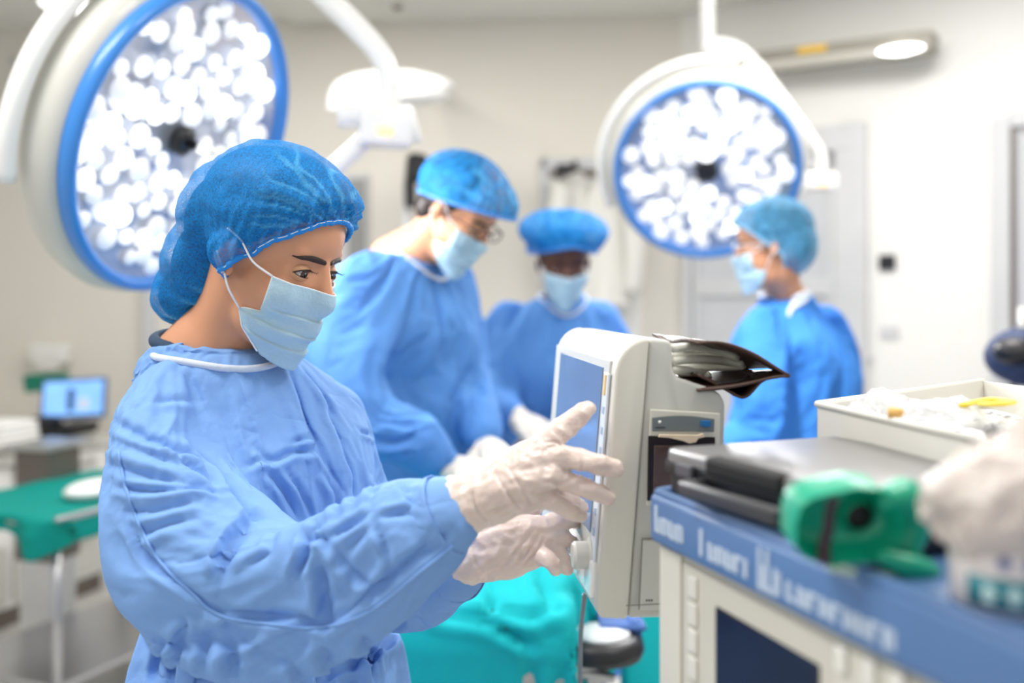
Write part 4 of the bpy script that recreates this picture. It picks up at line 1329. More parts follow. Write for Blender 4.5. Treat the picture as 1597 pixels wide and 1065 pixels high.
def make_eyes(H, parent, bvh, look=(0.35, -.05), skin=None, lid_open=.42, fine=True):
    for sd in (1, -1):
        c = Vector((sd * .0300, .0630, -.003))
        Rl = .0142
        e = mk('eyeball', ell(c, (Rl,) * 3, H, 28, 20), M_eye, parent)
        d = Vector((look[0], 1, look[1])).normalized()
        q = d.to_track_quat('Z', 'Y').to_matrix().to_4x4()
        MI = H @ Matrix.Translation(c) @ q
        mk('iris', lathe([(.0076, .0120), (.0072, .0133), (.0030, .01438), (.001, .0144)], (0, 0, 0), (0, 0, 1), 24), M_iris, e).data.transform(MI)
        mk('pupil', lathe([(.0032, .0144), (.001, .01465)], (0, 0, 0), (0, 0, 1), 16), M_black2, e).data.transform(MI)
        mk('catchlight', ell((-.0018, .002, .0145), (.0009, .0009, .0004), None, 8, 6), mat('eye_glint', (255, 255, 255), .1), e).data.transform(MI)
        # lids: shells of a slightly larger ball with an almond opening
        for up in (1, -1):
            V = []; Fc = []; na, ne = 26, 10
            for i in range(na + 1):
                az = math.radians(-98 + 196 * i / na)
                op = (max(0, math.cos(az * 1.36)) ** .75) * (lid_open if up > 0 else .30) - .04
                for j in range(ne + 1):
                    el = op + (1.45 - op) * j / ne if up > 0 else -op - (1.35 - op) * j / ne
                    rr = .0152 + .0012 * (1 - j / ne) ** 3 - .0016 * (j / ne) ** 2 - .0006 * abs(az / 1.71) ** 4
                    x = rr * math.sin(az) * math.cos(el) * 1.12; y = rr * math.cos(az) * math.cos(el); z = rr * math.sin(el)
                    V.append(tuple(H @ (c + Vector((x, y, z)))))
            for i in range(na):
                for j in range(ne):
                    k = i * (ne + 1) + j; Fc.append((k, k + 1, k + ne + 2, k + ne + 1))
            lid = mk('upper_eyelid' if up > 0 else 'lower_eyelid', (V, Fc), skin, parent)
            md = lid.modifiers.new('s', 'SOLIDIFY'); md.thickness = .0008
            if fine:
                edge = [V[i * (ne + 1)] for i in range(4, na - 3)]
                mk('lash_line', tube(edge[::3], .0010 if up > 0 else .0005, 6, 3), M_brow, lid)
                if up > 0:
                    for i in range(6, na - 5, 1):
                        p = Vector(V[i * (ne + 1)]); az = math.radians(-98 + 196 * i / na)
                        q2 = p + H.to_3x3() @ Vector((math.sin(az) * .006, .0065, -.001)); q3 = q2 + H.to_3x3() @ Vector((math.sin(az) * .002, .001, .003))
                        if i % 2: mk('eyelash', tube([p, q2, q3], [.0004, .0003, .0001], 5, 2), M_brow, lid)
        # brow
        pts = []
        rr = []
        for t in np.linspace(0, 1, 9):
            l = sd * (.007 + .040 * t); u = .0150 + .0078 * math.sin(PI * min(1, t * 1.1) * .55) - .0068 * t
            hit = bvh.ray_cast(H @ Vector((l * 1.3, .3, u)), (H.to_3x3() @ Vector((-l * .35, -.3, 0))).normalized())
            p = hit[0] + hit[1] * .0009 if hit[0] is not None else H @ Vector((l, .075, u))
            pts.append(tuple(p)); rr.append(.0015 + .0023 * math.sin(PI * (t * .78 + .20)))
        rr[-1] = .0007
        mk('eyebrow', tube(pts, rr, 10, 5, True, flat=((H.to_3x3() @ Vector((0, 1, 0))).normalized(), .6)), M_brow, parent)


def generic_hand(W, D, B, s=1.0, curl=.5, side=1, spread=.12):
    """digit chains for a relaxed hand: W wrist, D pointing direction, B back-of-hand normal, side=+1 thumb on D x B side"""
    D = Vector(D).normalized(); B = Vector(B); B = (B - D * D.dot(B)).normalized(); Sx = D.cross(B) * side
    W = Vector(W); parts = []
    parts.append(tube([W - D * .05 * s, W, W + D * .02 * s], [.030 * s, .027 * s, .024 * s], 14, 4, True))
    lens = ((.030, .74), (.010, .82), (-.011, .78), (-.030, .62))
    for x, L in lens:
        K = W + D * (.088 - abs(x) * .25) * s + Sx * x * s
        parts.append(tube([W + Sx * x * .6 * s + D * .01 * s, (W + K) / 2 + Sx * x * .1 * s + B * .003, K], [.019 * s, .018 * s, .0145 * s], 12, 4, True))
        parts.append(tube([W + Sx * x * .6 * s - B * .012 * s + D * .02 * s, (W + K) / 2 - B * .012 * s, K - B * .006 * s], [.016 * s, .016 * s, .012 * s], 12, 4, True))
        p = K; d = (D + Sx * x * 4 * spread).normalized(); pts = [p]; a = 0
        for k, seg in enumerate((.042, .027, .022)):
            a += curl * (.5, .75, .55)[k]
            dd = d * math.cos(a) - B * math.sin(a)
            p = p + dd * seg * L / .8 * s; pts.append(p)
        parts.append(tube(pts, [.0125 * s, .0112 * s, .0102 * s, .0088 * s], 12, 5, True))
    T0 = W + D * .022 * s + Sx * .024 * s
    T1 = T0 + (D * .6 + Sx * .7 - B * .35).normalized() * .042 * s
    T2 = T1 + (D * .85 + Sx * .35 - B * .35).normalized() * .034 * s
    T3 = T2 + (D * .95 + Sx * .05 - B * .3).normalized() * .026 * s
    parts.append(tube([W + D * .005, T0, T1, T2, T3], [.018 * s, .018 * s, .0145 * s, .0125 * s, .010 * s], 12, 5, True))
    return parts


def wrinkle(me, amp, f1, seed, mask=None, f2=None):
    A = vco(me); N = vno(me)
    d = np.array([abs(noise.noise(Vector(p) * f1 + Vector((seed, 0, 0)))) - .22 for p in A])
    A += N * (d * amp * (1 if mask is None else mask))[:, None]
    setco(me, A)


def crease(me, lines, cam_o=Vector((0, 0, CAM_H)), keep_out=None):
    """sharp valley/ridge folds: each line = (pixels on the cloth, width m, depth m)"""
    bvh = to_bvh(me)
    A = vco(me); N = vno(me)
    D = np.zeros(len(A))
    for pts, w, dep in lines:
        S = catmull([(float(x), float(y), 0.) for x, y in pts], 8)
        W = []
        for x, y, _ in S:
            hit = bvh.ray_cast(cam_o, (P(x, y, 1) - cam_o).normalized())
            if hit[0] is not None: W.append(hit[0][:])
        if len(W) < 3: continue
        W = np.array(W)
        lo, hi = W.min(0) - 3 * w, W.max(0) + 3 * w
        idx = np.where(((A > lo) & (A < hi)).all(1))[0]
        best = np.full(len(idx), 9.); tpar = np.zeros(len(idx)); sgn = np.ones(len(idx))
        for k in range(len(W) - 1):
            a, b = W[k], W[k + 1]
            ab = b - a; L2 = ab.dot(ab)
            if L2 > .02 ** 2 * 9: continue
            t = np.clip((A[idx] - a) @ ab / max(L2, 1e-9), 0, 1)
            dd = np.linalg.norm(A[idx] - (a + t[:, None] * ab), axis=1)
            m = dd < best; sg = np.sign(((A[idx] - (a + t[:, None] * ab)) * np.cross(ab, N[idx])).sum(1)); sgn[m] = sg[m]; best[m] = dd[m]; tpar[m] = (k + t[m]) / (len(W) - 1)
        fade = np.sqrt(np.clip(np.sin(PI * np.clip(tpar, .02, .98)), 0, 1))
        x = best / w
        prof = -np.exp(-x * 2.6) * .9 - .25 * np.exp(-x * x * 2) + np.where(sgn > 0, .75, .18) * np.exp(-(x - .95) ** 2 * 2.6)
        D[idx] += dep * prof * fade
    A2 = A + N * D[:, None]
    if keep_out is not None:
        for i in np.where(D < -.0008)[0]:
            h = keep_out.find_nearest(Vector(A2[i]), .03)
            if h[0] is not None:
                d = (Vector(A2[i]) - h[0]).dot(h[1])
                if d < .0025: A2[i] += np.array(h[1][:]) * (.0025 - d)
    setco(me, A2)


def subdivided(me, levels=1):
    o = bpy.data.objects.new('tmp', me); COL.objects.link(o)
    s = o.modifiers.new('s', 'SUBSURF'); s.levels = levels; s.render_levels = levels
    dg = bpy.context.evaluated_depsgraph_get()
    out = bpy.data.meshes.new_from_object(o.evaluated_get(dg))
    bpy.data.objects.remove(o); return out


def person(spec):
    t = thing('person', spec['label'], 'person', spec['base'])
    H = head_matrix(spec['C'], spec['yaw'], spec['pitch'], spec.get('roll', 0), spec.get('hs', 1.0))
    fine = spec.get('fine', False)
    vb = .0038 if fine else .007
    secs = spec['torso']           # (centre, yaw deg, hw, hd)
    T = [(c, math.radians(y), w, d) for c, y, w, d in secs]
    inner = [(c, y, max(w - .034, .03), max(d - .034, .03)) for c, y, w, d in T if c.z > .75]
    parts = head_parts(H, spec['neck'], spec.get('neck_r', .052), 2 if fine else 1)
    parts.append(rings(inner, 28, 4))
    for arm in spec['arms']:
        pts = [a[0] for a in arm['path']]
        rr = [max(a[1] - .036, .026) for a in arm['path']]
        rr[-1] = .024
        parts.append(tube([*pts, arm['wrist']], rr + [.021], 14, 4, True))
    hip = inner[-1][0]
    yb = T[-1][1]; sv = Vector((math.cos(yb), math.sin(yb), 0)); fv = Vector((math.sin(yb), -math.cos(yb), 0))
    for sd in (1, -1):
        h0 = hip + sv * sd * .075
        ft = Vector((spec['base'][0], spec['base'][1], 0)) + sv * sd * .095
        kn = h0.lerp(ft + Vector((0, 0, .1)), .52) + fv * .02
        parts.append(tube([h0, kn, Vector((ft.x, ft.y, .22)), Vector((ft.x, ft.y, .09))], [.085, .058, .048, .036], 14, 4, True))
        parts.append(tube([Vector((ft.x, ft.y, .045)) - fv * .04, Vector((ft.x, ft.y, .042)) + fv * .08, Vector((ft.x, ft.y, .034)) + fv * .15], [.036, .036, .028], 12, 3, True))
    bme = remeshed(parts, vb, 6 if fine else 3)
    body = link('body', bme, spec['skin'], t)
    hb = to_bvh(bme)
    for sd in (1, -1):
        ft = Vector((spec['base'][0], spec['base'][1], 0)) + sv * sd * .095
        mk('shoe', remeshed_vf([tube([Vector((ft.x, ft.y, .052)) - fv * .06, Vector((ft.x, ft.y, .050)) + fv * .06, Vector((ft.x, ft.y, .042)) + fv * .17], [.046, .05, .040], 16, 5, True)], ft), M_white, t)
        tr = [ft + Vector((0, 0, .10)), ft + Vector((0, 0, .25)), (ft + Vector((0, 0, .5))).lerp(Vector((hip.x, hip.y, .5)) + sv * sd * .08, .5), Vector((hip.x, hip.y, .80)) + sv * sd * .08]
        mk('trouser_leg', tube(tr, [.068, .07, .082, .095], 18, 4), mat('scrub_trousers', (60, 110, 170), .8), t)
    # gown
    gm = spec['gown']
    gp_ = [rings(T, 48, 5, 2.25)]
    for arm in spec['arms']:
        gp_.append(tube([a[0] for a in arm['path']], [a[1] for a in arm['path']], 28, 6, True))
    gme = remeshed(gp_, spec.get('voxel', .010), 8 if fine else 5)
    g = link('gown', gme, gm, t)
    if spec.get('cloth', True):
        A = vco(gme)
        w = np.zeros(len(A))
        nb = np.array(spec['neck'])
        w = np.maximum(w, np.clip(1.6 - np.linalg.norm(A - nb, axis=1) / .085, 0, 1))
        for arm in spec['arms']:
            c = np.array(arm['path'][-1][0]); w = np.maximum(w, np.clip(1.9 - np.linalg.norm(A - c, axis=1) / .05, 0, 1))
            for q, r in arm['path'][:1]:
                w = np.maximum(w, .12 * np.clip(2 - np.linalg.norm(A - np.array(q), axis=1) / .06, 0, 1))
        w = np.maximum(w, (A[:, 2] < T[-1][0].z + .03) * 1.0)
        w = np.maximum(w, .02)
        g.parent = None; g.matrix_parent_inverse = Matrix.Identity(4)
        vg = g.vertex_groups.new(name='pin')
        for lv in np.unique(np.round(w, 1)):
            if lv > 0 or True:
                ids = np.where(np.round(w, 1) == lv)[0].tolist()
                vg.add(ids, float(max(lv, .02)), 'REPLACE')
        bcopy = bpy.data.objects.new('tmpbody', bme); COL.objects.link(bcopy)
        run_cloth(g, [bcopy], frames=spec.get('frames', 12), shrink=spec.get('shrink', -.07), stiff=spec.get('stiff', 14), bend=spec.get('bend', .4), gravity=spec.get('grav', .6), selfc=spec.get('selfc', False))
        bpy.data.objects.remove(bcopy)
        g.parent = t; g.matrix_parent_inverse = root_matrix(t).inverted()
        g.vertex_groups.clear()
    if fine:
        me2 = subdivided(g.data, 1)
        me2.materials.clear(); me2.materials.append(gm)
        g.data = me2
        me2.polygons.foreach_set('use_smooth', [True] * len(me2.polygons))
        if 'creases' in spec: crease(me2, spec['creases'], keep_out=hb)
    # binding round the neck
    if 'collar' in spec:
        gb = to_bvh(g); cc = []
        for p in spec['collar']:
            q = gb.ray_cast(Vector(p) + Vector((0, 0, .04)), Vector((0, 0, -1)))
            cc.append(tuple(q[0] + q[1] * .0042) if q[0] is not None else p)
        cc = np.array(cc)
        for _ in range(3): cc = (np.roll(cc, 1, 0) + cc * 2 + np.roll(cc, -1, 0)) / 4
        cc = [tuple(c + np.array([0, 0, .003])) for c in cc]
        spec['collar'] = cc
        mk('collar_binding', tube(spec['collar'], .0045, 10, 4, closed=True, flat=None), M_collar, t)
    return t, H, hb, g, body


def remeshed_vf(parts, ft):
    v, f = join(*parts)
    v = [(x, y, max(z, .002)) for x, y, z in v]
    return v, f


def collar_ring(c, yaw, w, d, tilt, n=20, droop=0.0):
    y = math.radians(yaw); f = Vector((math.sin(y), -math.cos(y), 0)); s = Vector((math.cos(y), math.sin(y), 0))
    return [tuple(Vector(c) + s * w * math.cos(a) + f * d * math.sin(a) - Vector((0, 0, tilt * math.sin(a) + droop * abs(math.sin(a)) * 0))) for a in np.linspace(0, 2 * PI, n, endpoint=False)]

def trim_hair(o, H, cut):
    Hi = H.inverted(); bm = bmesh.new(); bm.from_mesh(o.data)
    bmesh.ops.delete(bm, geom=[f for f in bm.faces if cut(Hi @ f.calc_center_median())], context='FACES')
    bm.to_mesh(o.data); bm.free()


# ---- foreground woman
HW = P(424, 391, 1.26)
nW = P(345, 528, 1.30)
wd = 1.30
WOMAN = dict(
    label='woman in pale blue gown, blue bouffant cap and mask touching the white patient monitor',
    base=(P(430, 900, wd).x, wd + .02, 0), C=HW, yaw=68, pitch=22, neck=nW, neck_r=.050, skin=M_skin, fine=True, voxel=.0058, gown=M_gown,
    torso=[(P(347, 540, wd), 40, .060, .060), (P(352, 556, wd), 40, .10, .068), (P(366, 582, wd), 40, .138, .078), (P(378, 617, wd), 40, .172, .092), (P(388, 665, wd), 40, .190, .115),
           (P(400, 730, wd), 40, .185, .134), (P(412, 810, wd), 40, .168, .126), (P(420, 880, wd), 40, .152, .115), (P(425, 950, wd), 40, .146, .108),
           (P(428, 1000, wd), 40, .163, .125), (P(432, 1065, wd), 40, .180, .145), (Vector((P(436, 900, wd).x, wd, .62)), 40, .215, .18), (Vector((P(436, 900, wd).x, wd, .36)), 40, .23, .20)],
    arms=[dict(path=[(P(250, 628, 1.21), .052), (P(228, 668, 1.165), .062), (P(258, 760, 1.13), .080), (P(318, 858, 1.10), .090), (P(400, 915, 1.07), .082), (P(505, 905, 1.05), .070), (P(600, 855, 1.03), .064), (P(664, 822, 1.02), .056), (P(690, 806, 1.012), .042)],
               wrist=P(742, 787, 1.01)),
          dict(path=[(P(530, 640, 1.40), .06), (P(560, 740, 1.40), .062), (P(600, 850, 1.33), .064), (P(655, 888, 1.22), .058), (P(705, 888, 1.14), .040)], wrist=P(738, 872, 1.12))],
    collar=collar_ring(P(350, 540, 1.295), 40, .093, .080, .024),
    frames=14, shrink=-.055, stiff=22, bend=.8, grav=.5,
    creases=[
        ([(170, 654), (236, 686), (305, 712), (342, 760)], .012, 0.0115),
        ([(271, 704), (300, 728), (334, 755)], .010, 0.0115),
        ([(305, 701), (342, 741), (374, 789), (406, 810)], .013, 0.0126),
        ([(241, 627), (268, 623), (305, 626)], .010, 0.0042),
        ([(178, 686), (225, 704), (273, 723), (310, 749)], .013, 0.0074),
        ([(167, 723), (215, 739), (268, 749), (331, 760)], .010, 0.0063),
        ([(178, 760), (236, 765), (305, 762), (353, 776)], .008, 0.0074),
        ([(188, 797), (236, 797), (305, 781)], .009, 0.0053),
        ([(210, 839), (257, 818), (310, 808)], .010, 0.0053),
        ([(199, 805), (210, 839), (231, 871), (289, 919), (339, 953)], .009, 0.0063),
        ([(339, 953), (395, 961), (459, 964), (509, 972)], .010, 0.0084),
        ([(509, 972), (554, 945), (607, 903), (660, 861), (703, 829)], .010, 0.0084),
        ([(339, 953), (395, 1009), (448, 1025)], .012, 0.0032),
        ([(395, 805), (369, 839), (350, 871), (343, 903)], .014, 0.0126),
        ([(363, 829), (342, 871), (339, 903)], .007, 0.0053),
        ([(427, 829), (416, 861), (385, 882)], .010, 0.0063),
        ([(477, 831), (475, 866), (458, 900)], .009, 0.0126),
        ([(491, 845), (486, 829), (501, 823)], .007, 0.0063),
        ([(496, 882), (504, 919), (511, 972)], .012, 0.0126),
        ([(469, 839), (501, 839), (512, 861)], .008, 0.0074),
        ([(517, 850), (544, 887), (586, 924)], .010, 0.0063),
        ([(512, 839), (544, 821), (581, 797)], .010, 0.0063),
        ([(581, 808), (597, 845), (610, 895)], .008, 0.0053),
        ([(660, 800), (623, 800), (586, 808)], .008, 0.0053),
        ([(538, 861), (559, 839), (581, 818)], .010, 0.0053),
        ([(623, 755), (639, 776), (660, 818)], .007, 0.0042),
        ([(451, 569), (469, 611), (488, 675), (512, 723), (533, 765)], .013, 0.0126),
        ([(475, 574), (501, 611), (528, 670), (549, 733)], .012, 0.0095),
        ([(501, 569), (544, 617), (581, 654)], .014, 0.0063),
        ([(416, 733), (443, 765), (469, 818)], .010, 0.0084),
        ([(443, 728), (469, 765), (491, 818)], .008, 0.0063),
        ([(398, 699), (427, 717), (459, 704), (496, 707)], .009, 0.0063),
        ([(385, 728), (406, 717), (427, 728)], .008, 0.0053),
        ([(453, 691), (475, 686), (501, 696)], .007, 0.0042),
        ([(562, 672), (586, 678), (605, 659)], .008, 0.0063),
        ([(501, 733), (520, 765), (525, 808)], .009, 0.0074),
        ([(538, 712), (549, 749), (549, 797)], .008, 0.0063),
        ([(586, 712), (583, 749), (575, 786)], .008, 0.0063),
        ([(602, 680), (597, 728), (586, 765)], .008, 0.0053),
        ([(278, 564), (305, 606), (331, 659)], .016, 0.0042),
        ([(358, 569), (379, 606), (390, 659)], .016, -0.0042),
        ([(263, 1004), (289, 977), (284, 961)], .008, 0.0053),
        ([(358, 993), (363, 1030), (358, 1065)], .014, 0.0126),
        ([(289, 983), (273, 1025), (271, 1062)], .010, 0.0095),
        ([(255, 1004), (244, 1036), (239, 1062)], .010, 0.0074),
        ([(448, 1025), (469, 1062), (475, 1062)], .010, 0.0063),
        ([(565, 993), (581, 1030), (586, 1062)], .014, 0.0115),
        ([(501, 1009), (512, 1036), (512, 1062)], .014, 0.0084),
        ([(326, 988), (316, 1025), (310, 1062)], .010, 0.0063),
    ],
)
tw, Hw, bw, gw, bodyw = person(WOMAN)
make_eyes(Hw, tw, bw, look=(-.02, -.06), skin=M_skin)
hair = mk('hair', join(ell((0, -.012, .004), (.0845, .046, .044), Hw, 40, 28), ell((0, -.010, .048), (.082, .106, .083), Hw, 40, 28), ell((0, -.080, .015), (.060, .046, .066), Hw, 26, 18), ell((0, -.086, -.045), (.050, .044, .062), Hw, 26, 18), ell((0, -.104, -.100), (.038, .034, .036), Hw, 20, 14)), M_hair, tw)
trim_hair(hair, Hw, lambda q: q.z < q.y * .98 + .016 and q.y > -.02)
def scalp(H, body, parent, keep, off=.0018):
    bm = bmesh.new(); bm.from_mesh(body.data); Hi = H.inverted()
    bmesh.ops.delete(bm, geom=[f for f in bm.faces if not keep(Hi @ f.calc_center_median())], context='FACES')
    for v in bm.verts: v.co += v.normal * off
    me = bpy.data.meshes.new('scalp_hair'); bm.to_mesh(me); bm.free()
    return link('scalp_hair', me, M_hair, parent)
scalp(Hw, bodyw, hair, lambda q: abs(q.x) < .0755 and q.y < .115 and q.z < .2 and q.z > -.045 and (q.z > q.y * .98 - .003 or q.y < -.02) and q.z > -.018)
HL = lambda *p: tuple(Hw @ Vector(p))
make_mask('face_mask', Hw, bw, tw, M_mask, 2)
make_cap('bouffant_cap', Hw, [((0, -.004, .046), (.089, .119, .091)), ((0, .070, .058), (.066, .044, .050)), ((0, -.008, -.004), (.0925, .052, .048)), ((0, -.086, .02), (.068, .052, .075)), ((0, -.092, -.045), (.058, .054, .070)), ((0, -.106, -.100), (.046, .042, .044))],
         M_cap, tw, head=bw, cut=lambda q: (q.z < q.y * .98 - .026 + .012 * math.sin(q.y * 60) * 0) and q.y > -.020, voxel=.0028, pleat=.0026, knot=(0, .112, .078))
mk('earring', ell(HL(.0835, .001, -.030), (.0030, .0030, .0030), None, 14, 10), M_steel, tw)
mk('undershirt_collar', tube(collar_ring(P(336, 533, 1.325), 40, .078, .060, .012), .008, 12, 3, closed=True), mat('navy_undershirt', (40, 66, 92), .8), tw)
# belt
bc = P(425, 952, wd)
mk('gown_belt', tube(collar_ring(bc, 40, .152, .114, .0), .012, 10, 4, closed=True, flat=((0, 0, 1), 1.2)), M_gown, tw)
mk('belt_tail', tube([P(300, 955, 1.19), P(296, 1000, 1.18), P(288, 1065, 1.17), P(285, 1120, 1.17)], [.010, .012, .012, .012], 8, 4, flat=((0, 1, 0), .25)), M_gown, tw)
mk('belt_tail', tube([P(462, 985, 1.16), P(466, 1030, 1.15), P(475, 1090, 1.15)], [.012, .016, .016], 8, 4, flat=((0, 1, 0), .2)), M_gown, tw)


def surf_line(obj, pts, n=6, off=.001):
    b = to_bvh(obj); out = []
    co = Vector((0, 0, CAM_H))
    for x, y, _ in catmull([(float(x), float(y), 0.) for x, y in pts], n):
        h = b.ray_cast(co, (P(x, y, 1) - co).normalized())
        if h[0] is not None: out.append(tuple(h[0] + h[1] * off))
    return out
sl = surf_line(gw, [(186, 705), (200, 770), (240, 860), (300, 925), (345, 960), (430, 975), (510, 978), (580, 950), (650, 895), (706, 850)])
mk('sleeve_seam', tube(sl, .0019, 8, 2), M_gown, tw)

# right glove: thumb up against the screen edge, fingers reaching past the corner
def fin(p, r): return tube([P(*q) for q in p], [v * (.90 if max(r) < .0147 or len(p) > 5 else 1) for v in r], 14, 6, True)
rg = [fin([(672, 806, 1.015), (700, 797, 1.012), (745, 778, 1.01), (775, 762, 1.01)], [.0375, .0355, .029, .027]),
      fin([(750, 770, 1.01), (800, 735, 1.015), (850, 716, 1.03)], [.024, .021, .0150]),
      fin([(750, 775, 1.005), (805, 752, 1.008), (860, 740, 1.025)], [.024, .020, .0145]),
      fin([(752, 785, 1.008), (805, 768, 1.015), (850, 758, 1.035)], [.023, .019, .0135]),
      fin([(752, 792, 1.015), (795, 783, 1.02), (838, 774, 1.03)], [.021, .018, .0130]),
      fin([(760, 770, 1.03), (800, 750, 1.035), (840, 745, 1.045)], [.024, .021, .013]),
      fin([(775, 752, 1.015), (808, 722, 1.02), (845, 696, 1.035), (884, 664, 1.05), (908, 644, 1.056), (917, 637, 1.058)], [.021, .0195, .0155, .0145, .0118, .0100]),
      fin([(848, 716, 1.03), (888, 713, 1.028), (926, 722, 1.028), (958, 731, 1.034)], [.0145, .0136, .0126, .0110]),
      fin([(856, 740, 1.028), (892, 753, 1.028), (926, 766, 1.030), (948, 775, 1.034)], [.0138, .0122, .0112, .0092]),
      fin([(850, 758, 1.035), (878, 775, 1.06), (898, 786, 1.085), (906, 792, 1.10)], [.0130, .0120, .0110, .0090]),
      fin([(836, 773, 1.03), (862, 784, 1.028), (890, 797, 1.032), (905, 806, 1.038)], [.0128, .0112, .0102, .0082])]
gme = remeshed(rg, .0014, 7)
def glove_folds(me, seed, amp=.0015):
    A = vco(me); N = vno(me)
    d = np.zeros(len(A))
    for i, p in enumerate(A):
        q = Vector(p)
        a = noise.noise(Vector((q.x * 55, q.y * 30, q.z * 70)) + Vector((seed, 0, 0))); b = noise.noise(q * 150)
        d[i] = -abs(a) * 2.2 + .5 + b * .35
    setco(me, A + N * (d * amp)[:, None])
glove_folds(gme, 1)
cr = [([(690, 765), (705, 800), (735, 832)], .004, .0016), ([(735, 745), (742, 790), (765, 815)], .003, .0016), ([(770, 735), (790, 765), (815, 795)], .004, .0016), ([(790, 725), (810, 755), (830, 785)], .004, .0014),
      ([(760, 800), (790, 790), (820, 775)], .004, .0015), ([(850, 690), (870, 690), (880, 705)], .003, .0015), ([(905, 712), (908, 728), (903, 740)], .003, .0012), ([(850, 750), (870, 755), (890, 750)], .004, .0015)]
crease(gme, cr)
gl_r = link('glove', gme, M_glove, tw)
mk('glove_cuff', tube([tuple(P(700, 799, 1.012) + (P(672, 806, 1.0) - P(745, 778, 1.0)).normalized().cross(Vector((0, 1, 0))).normalized() * .0368 * math.cos(a) + Vector((0, 1, 0)) * .036 * math.sin(a) + (P(672, 806, 1.0) - P(745, 778, 1.0)).normalized() * .016) for a in np.linspace(0, 2 * PI, 20, endpoint=False)], .0016, 8, 3, closed=True), M_glove, gl_r)
# left glove: palm turned to the camera below the other hand
lg = [fin([(690, 884, 1.14), (715, 880, 1.13), (745, 868, 1.12), (775, 858, 1.12)], [.034, .030, .026, .026]),
      fin([(755, 845, 1.12), (800, 830, 1.12), (842, 822, 1.13)], [.024, .020, .0145]),
      fin([(755, 860, 1.12), (805, 848, 1.12), (850, 838, 1.13)], [.024, .020, .0145]),
      fin([(755, 868, 1.12), (805, 862, 1.12), (846, 852, 1.13)], [.023, .019, .0140]),
      fin([(755, 878, 1.12), (800, 876, 1.12), (838, 866, 1.12)], [.021, .018, .0130]),
      fin([(838, 866, 1.12), (852, 870, 1.105), (864, 880, 1.10), (867, 888, 1.105)], [.0125, .0110, .0100, .0085]),
      fin([(846, 852, 1.13), (866, 858, 1.14), (878, 874, 1.15), (884, 888, 1.155)], [.0130, .0118, .0105, .0085]),
      fin([(850, 838, 1.13), (874, 838, 1.15), (892, 850, 1.18), (900, 860, 1.20)], [.0135, .0120, .0110, .0085]),
      fin([(842, 822, 1.13), (872, 812, 1.15), (900, 812, 1.19), (912, 820, 1.22)], [.0135, .0122, .0108, .0088]),
      fin([(770, 845, 1.13), (800, 812, 1.15), (830, 790, 1.17), (850, 775, 1.18)], [.020, .0165, .0135, .0100])]
gme = remeshed(lg, .0016, 7)
glove_folds(gme, 5, .0013)
crease(gme, [([(800, 885), (825, 860), (843, 830)], .004, .002), ([(815, 885), (838, 858), (850, 835)], .0035, .0018), ([(785, 885), (810, 855), (835, 822)], .004, .0015), ([(735, 850), (740, 870), (752, 892)], .004, .0015)])
link('glove', gme, M_glove, tw)
# crinkled cuffs
for c, ax, r in ((P(693, 804, 1.012), P(720, 795, 1.01) - P(664, 822, 1.02), .0415), (P(712, 886, 1.135), P(738, 872, 1.12) - P(655, 888, 1.22), .037)):
    ax = ax.normalized(); a = ax.orthogonal().normalized(); b = ax.cross(a)
    V = []; Fc = []; n = 90; m_ = 14
    for i in range(m_):
        for k in range(n):
            th = 2 * PI * k / n
            rr = r * (1 + .02 * i / m_) + .0022 * math.sin(th * 17 + i * .5) * (i / m_) + .0016 * noise.noise(Vector((th * 4, i * .6, 0)))
            V.append(tuple(c - ax * (i * .0028 - .004) + (a * math.cos(th) + b * math.sin(th)) * rr))
    for i in range(m_ - 1):
        for k in range(n):
            l = (k + 1) % n; Fc.append((i * n + k, i * n + l, (i + 1) * n + l, (i + 1) * n + k))
    o = mk('sleeve_cuff', (V, Fc), M_gown, tw)
    md = o.modifiers.new('s', 'SOLIDIFY'); md.thickness = .0012
# ---- surgeon behind, bending over the table
md_ = 2.40
MAN = dict(label='man in blue gown, light blue cap, mask and glasses bending over the teal drape', base=(P(655, 760, md_).x, md_ + .04, 0),
    C=P(715, 330, 2.30), yaw=62, pitch=36, neck=P(650, 392, 2.37), neck_r=.058, skin=M_skin, gown=M_gown2, voxel=.0095, hs=1.04,
    torso=[(P(650, 398, md_), 50, .075, .065), (P(640, 412, md_), 50, .13, .085), (P(628, 440, md_), 50, .185, .11), (P(624, 500, md_), 50, .21, .145), (P(628, 580, md_), 50, .20, .145),
           (P(640, 660, md_), 50, .185, .14), (P(650, 740, md_), 50, .18, .135), (Vector((P(655, 760, md_).x, md_ + .03, .75)), 50, .20, .15), (Vector((P(655, 760, md_).x, md_ + .04, .34)), 50, .25, .2)],
    arms=[dict(path=[(P(578, 432, 2.28), .075), (P(552, 470, 2.22), .085), (P(545, 550, 2.14), .085), (P(575, 635, 2.08), .08), (P(630, 672, 2.06), .068), (P(672, 708, 2.07), .050)], wrist=P(705, 730, 2.08)),
          dict(path=[(P(705, 445, 2.52), .07), (P(722, 520, 2.48), .07), (P(728, 590, 2.42), .066), (P(742, 640, 2.34), .058), (P(752, 675, 2.28), .048)], wrist=P(762, 700, 2.25))],
    collar=collar_ring(P(652, 396, 2.385), 50, .088, .075, .03), frames=9, shrink=-.07)
tm, Hm_, bm_, gm_, bod_m = person(MAN)
make_mask('face_mask', Hm_, bm_, tm, M_mask, 1)
make_eyes(Hm_, tm, bm_, look=(-.1, -.5), skin=M_skin, lid_open=.15, fine=False)
mk('hair', join(ell((0, -.018, .042), (.079, .094, .086), Hm_, 28, 20), ell((.0, -.05, -.02), (.066, .045, .05), Hm_, 20, 14)), M_hair, tm)
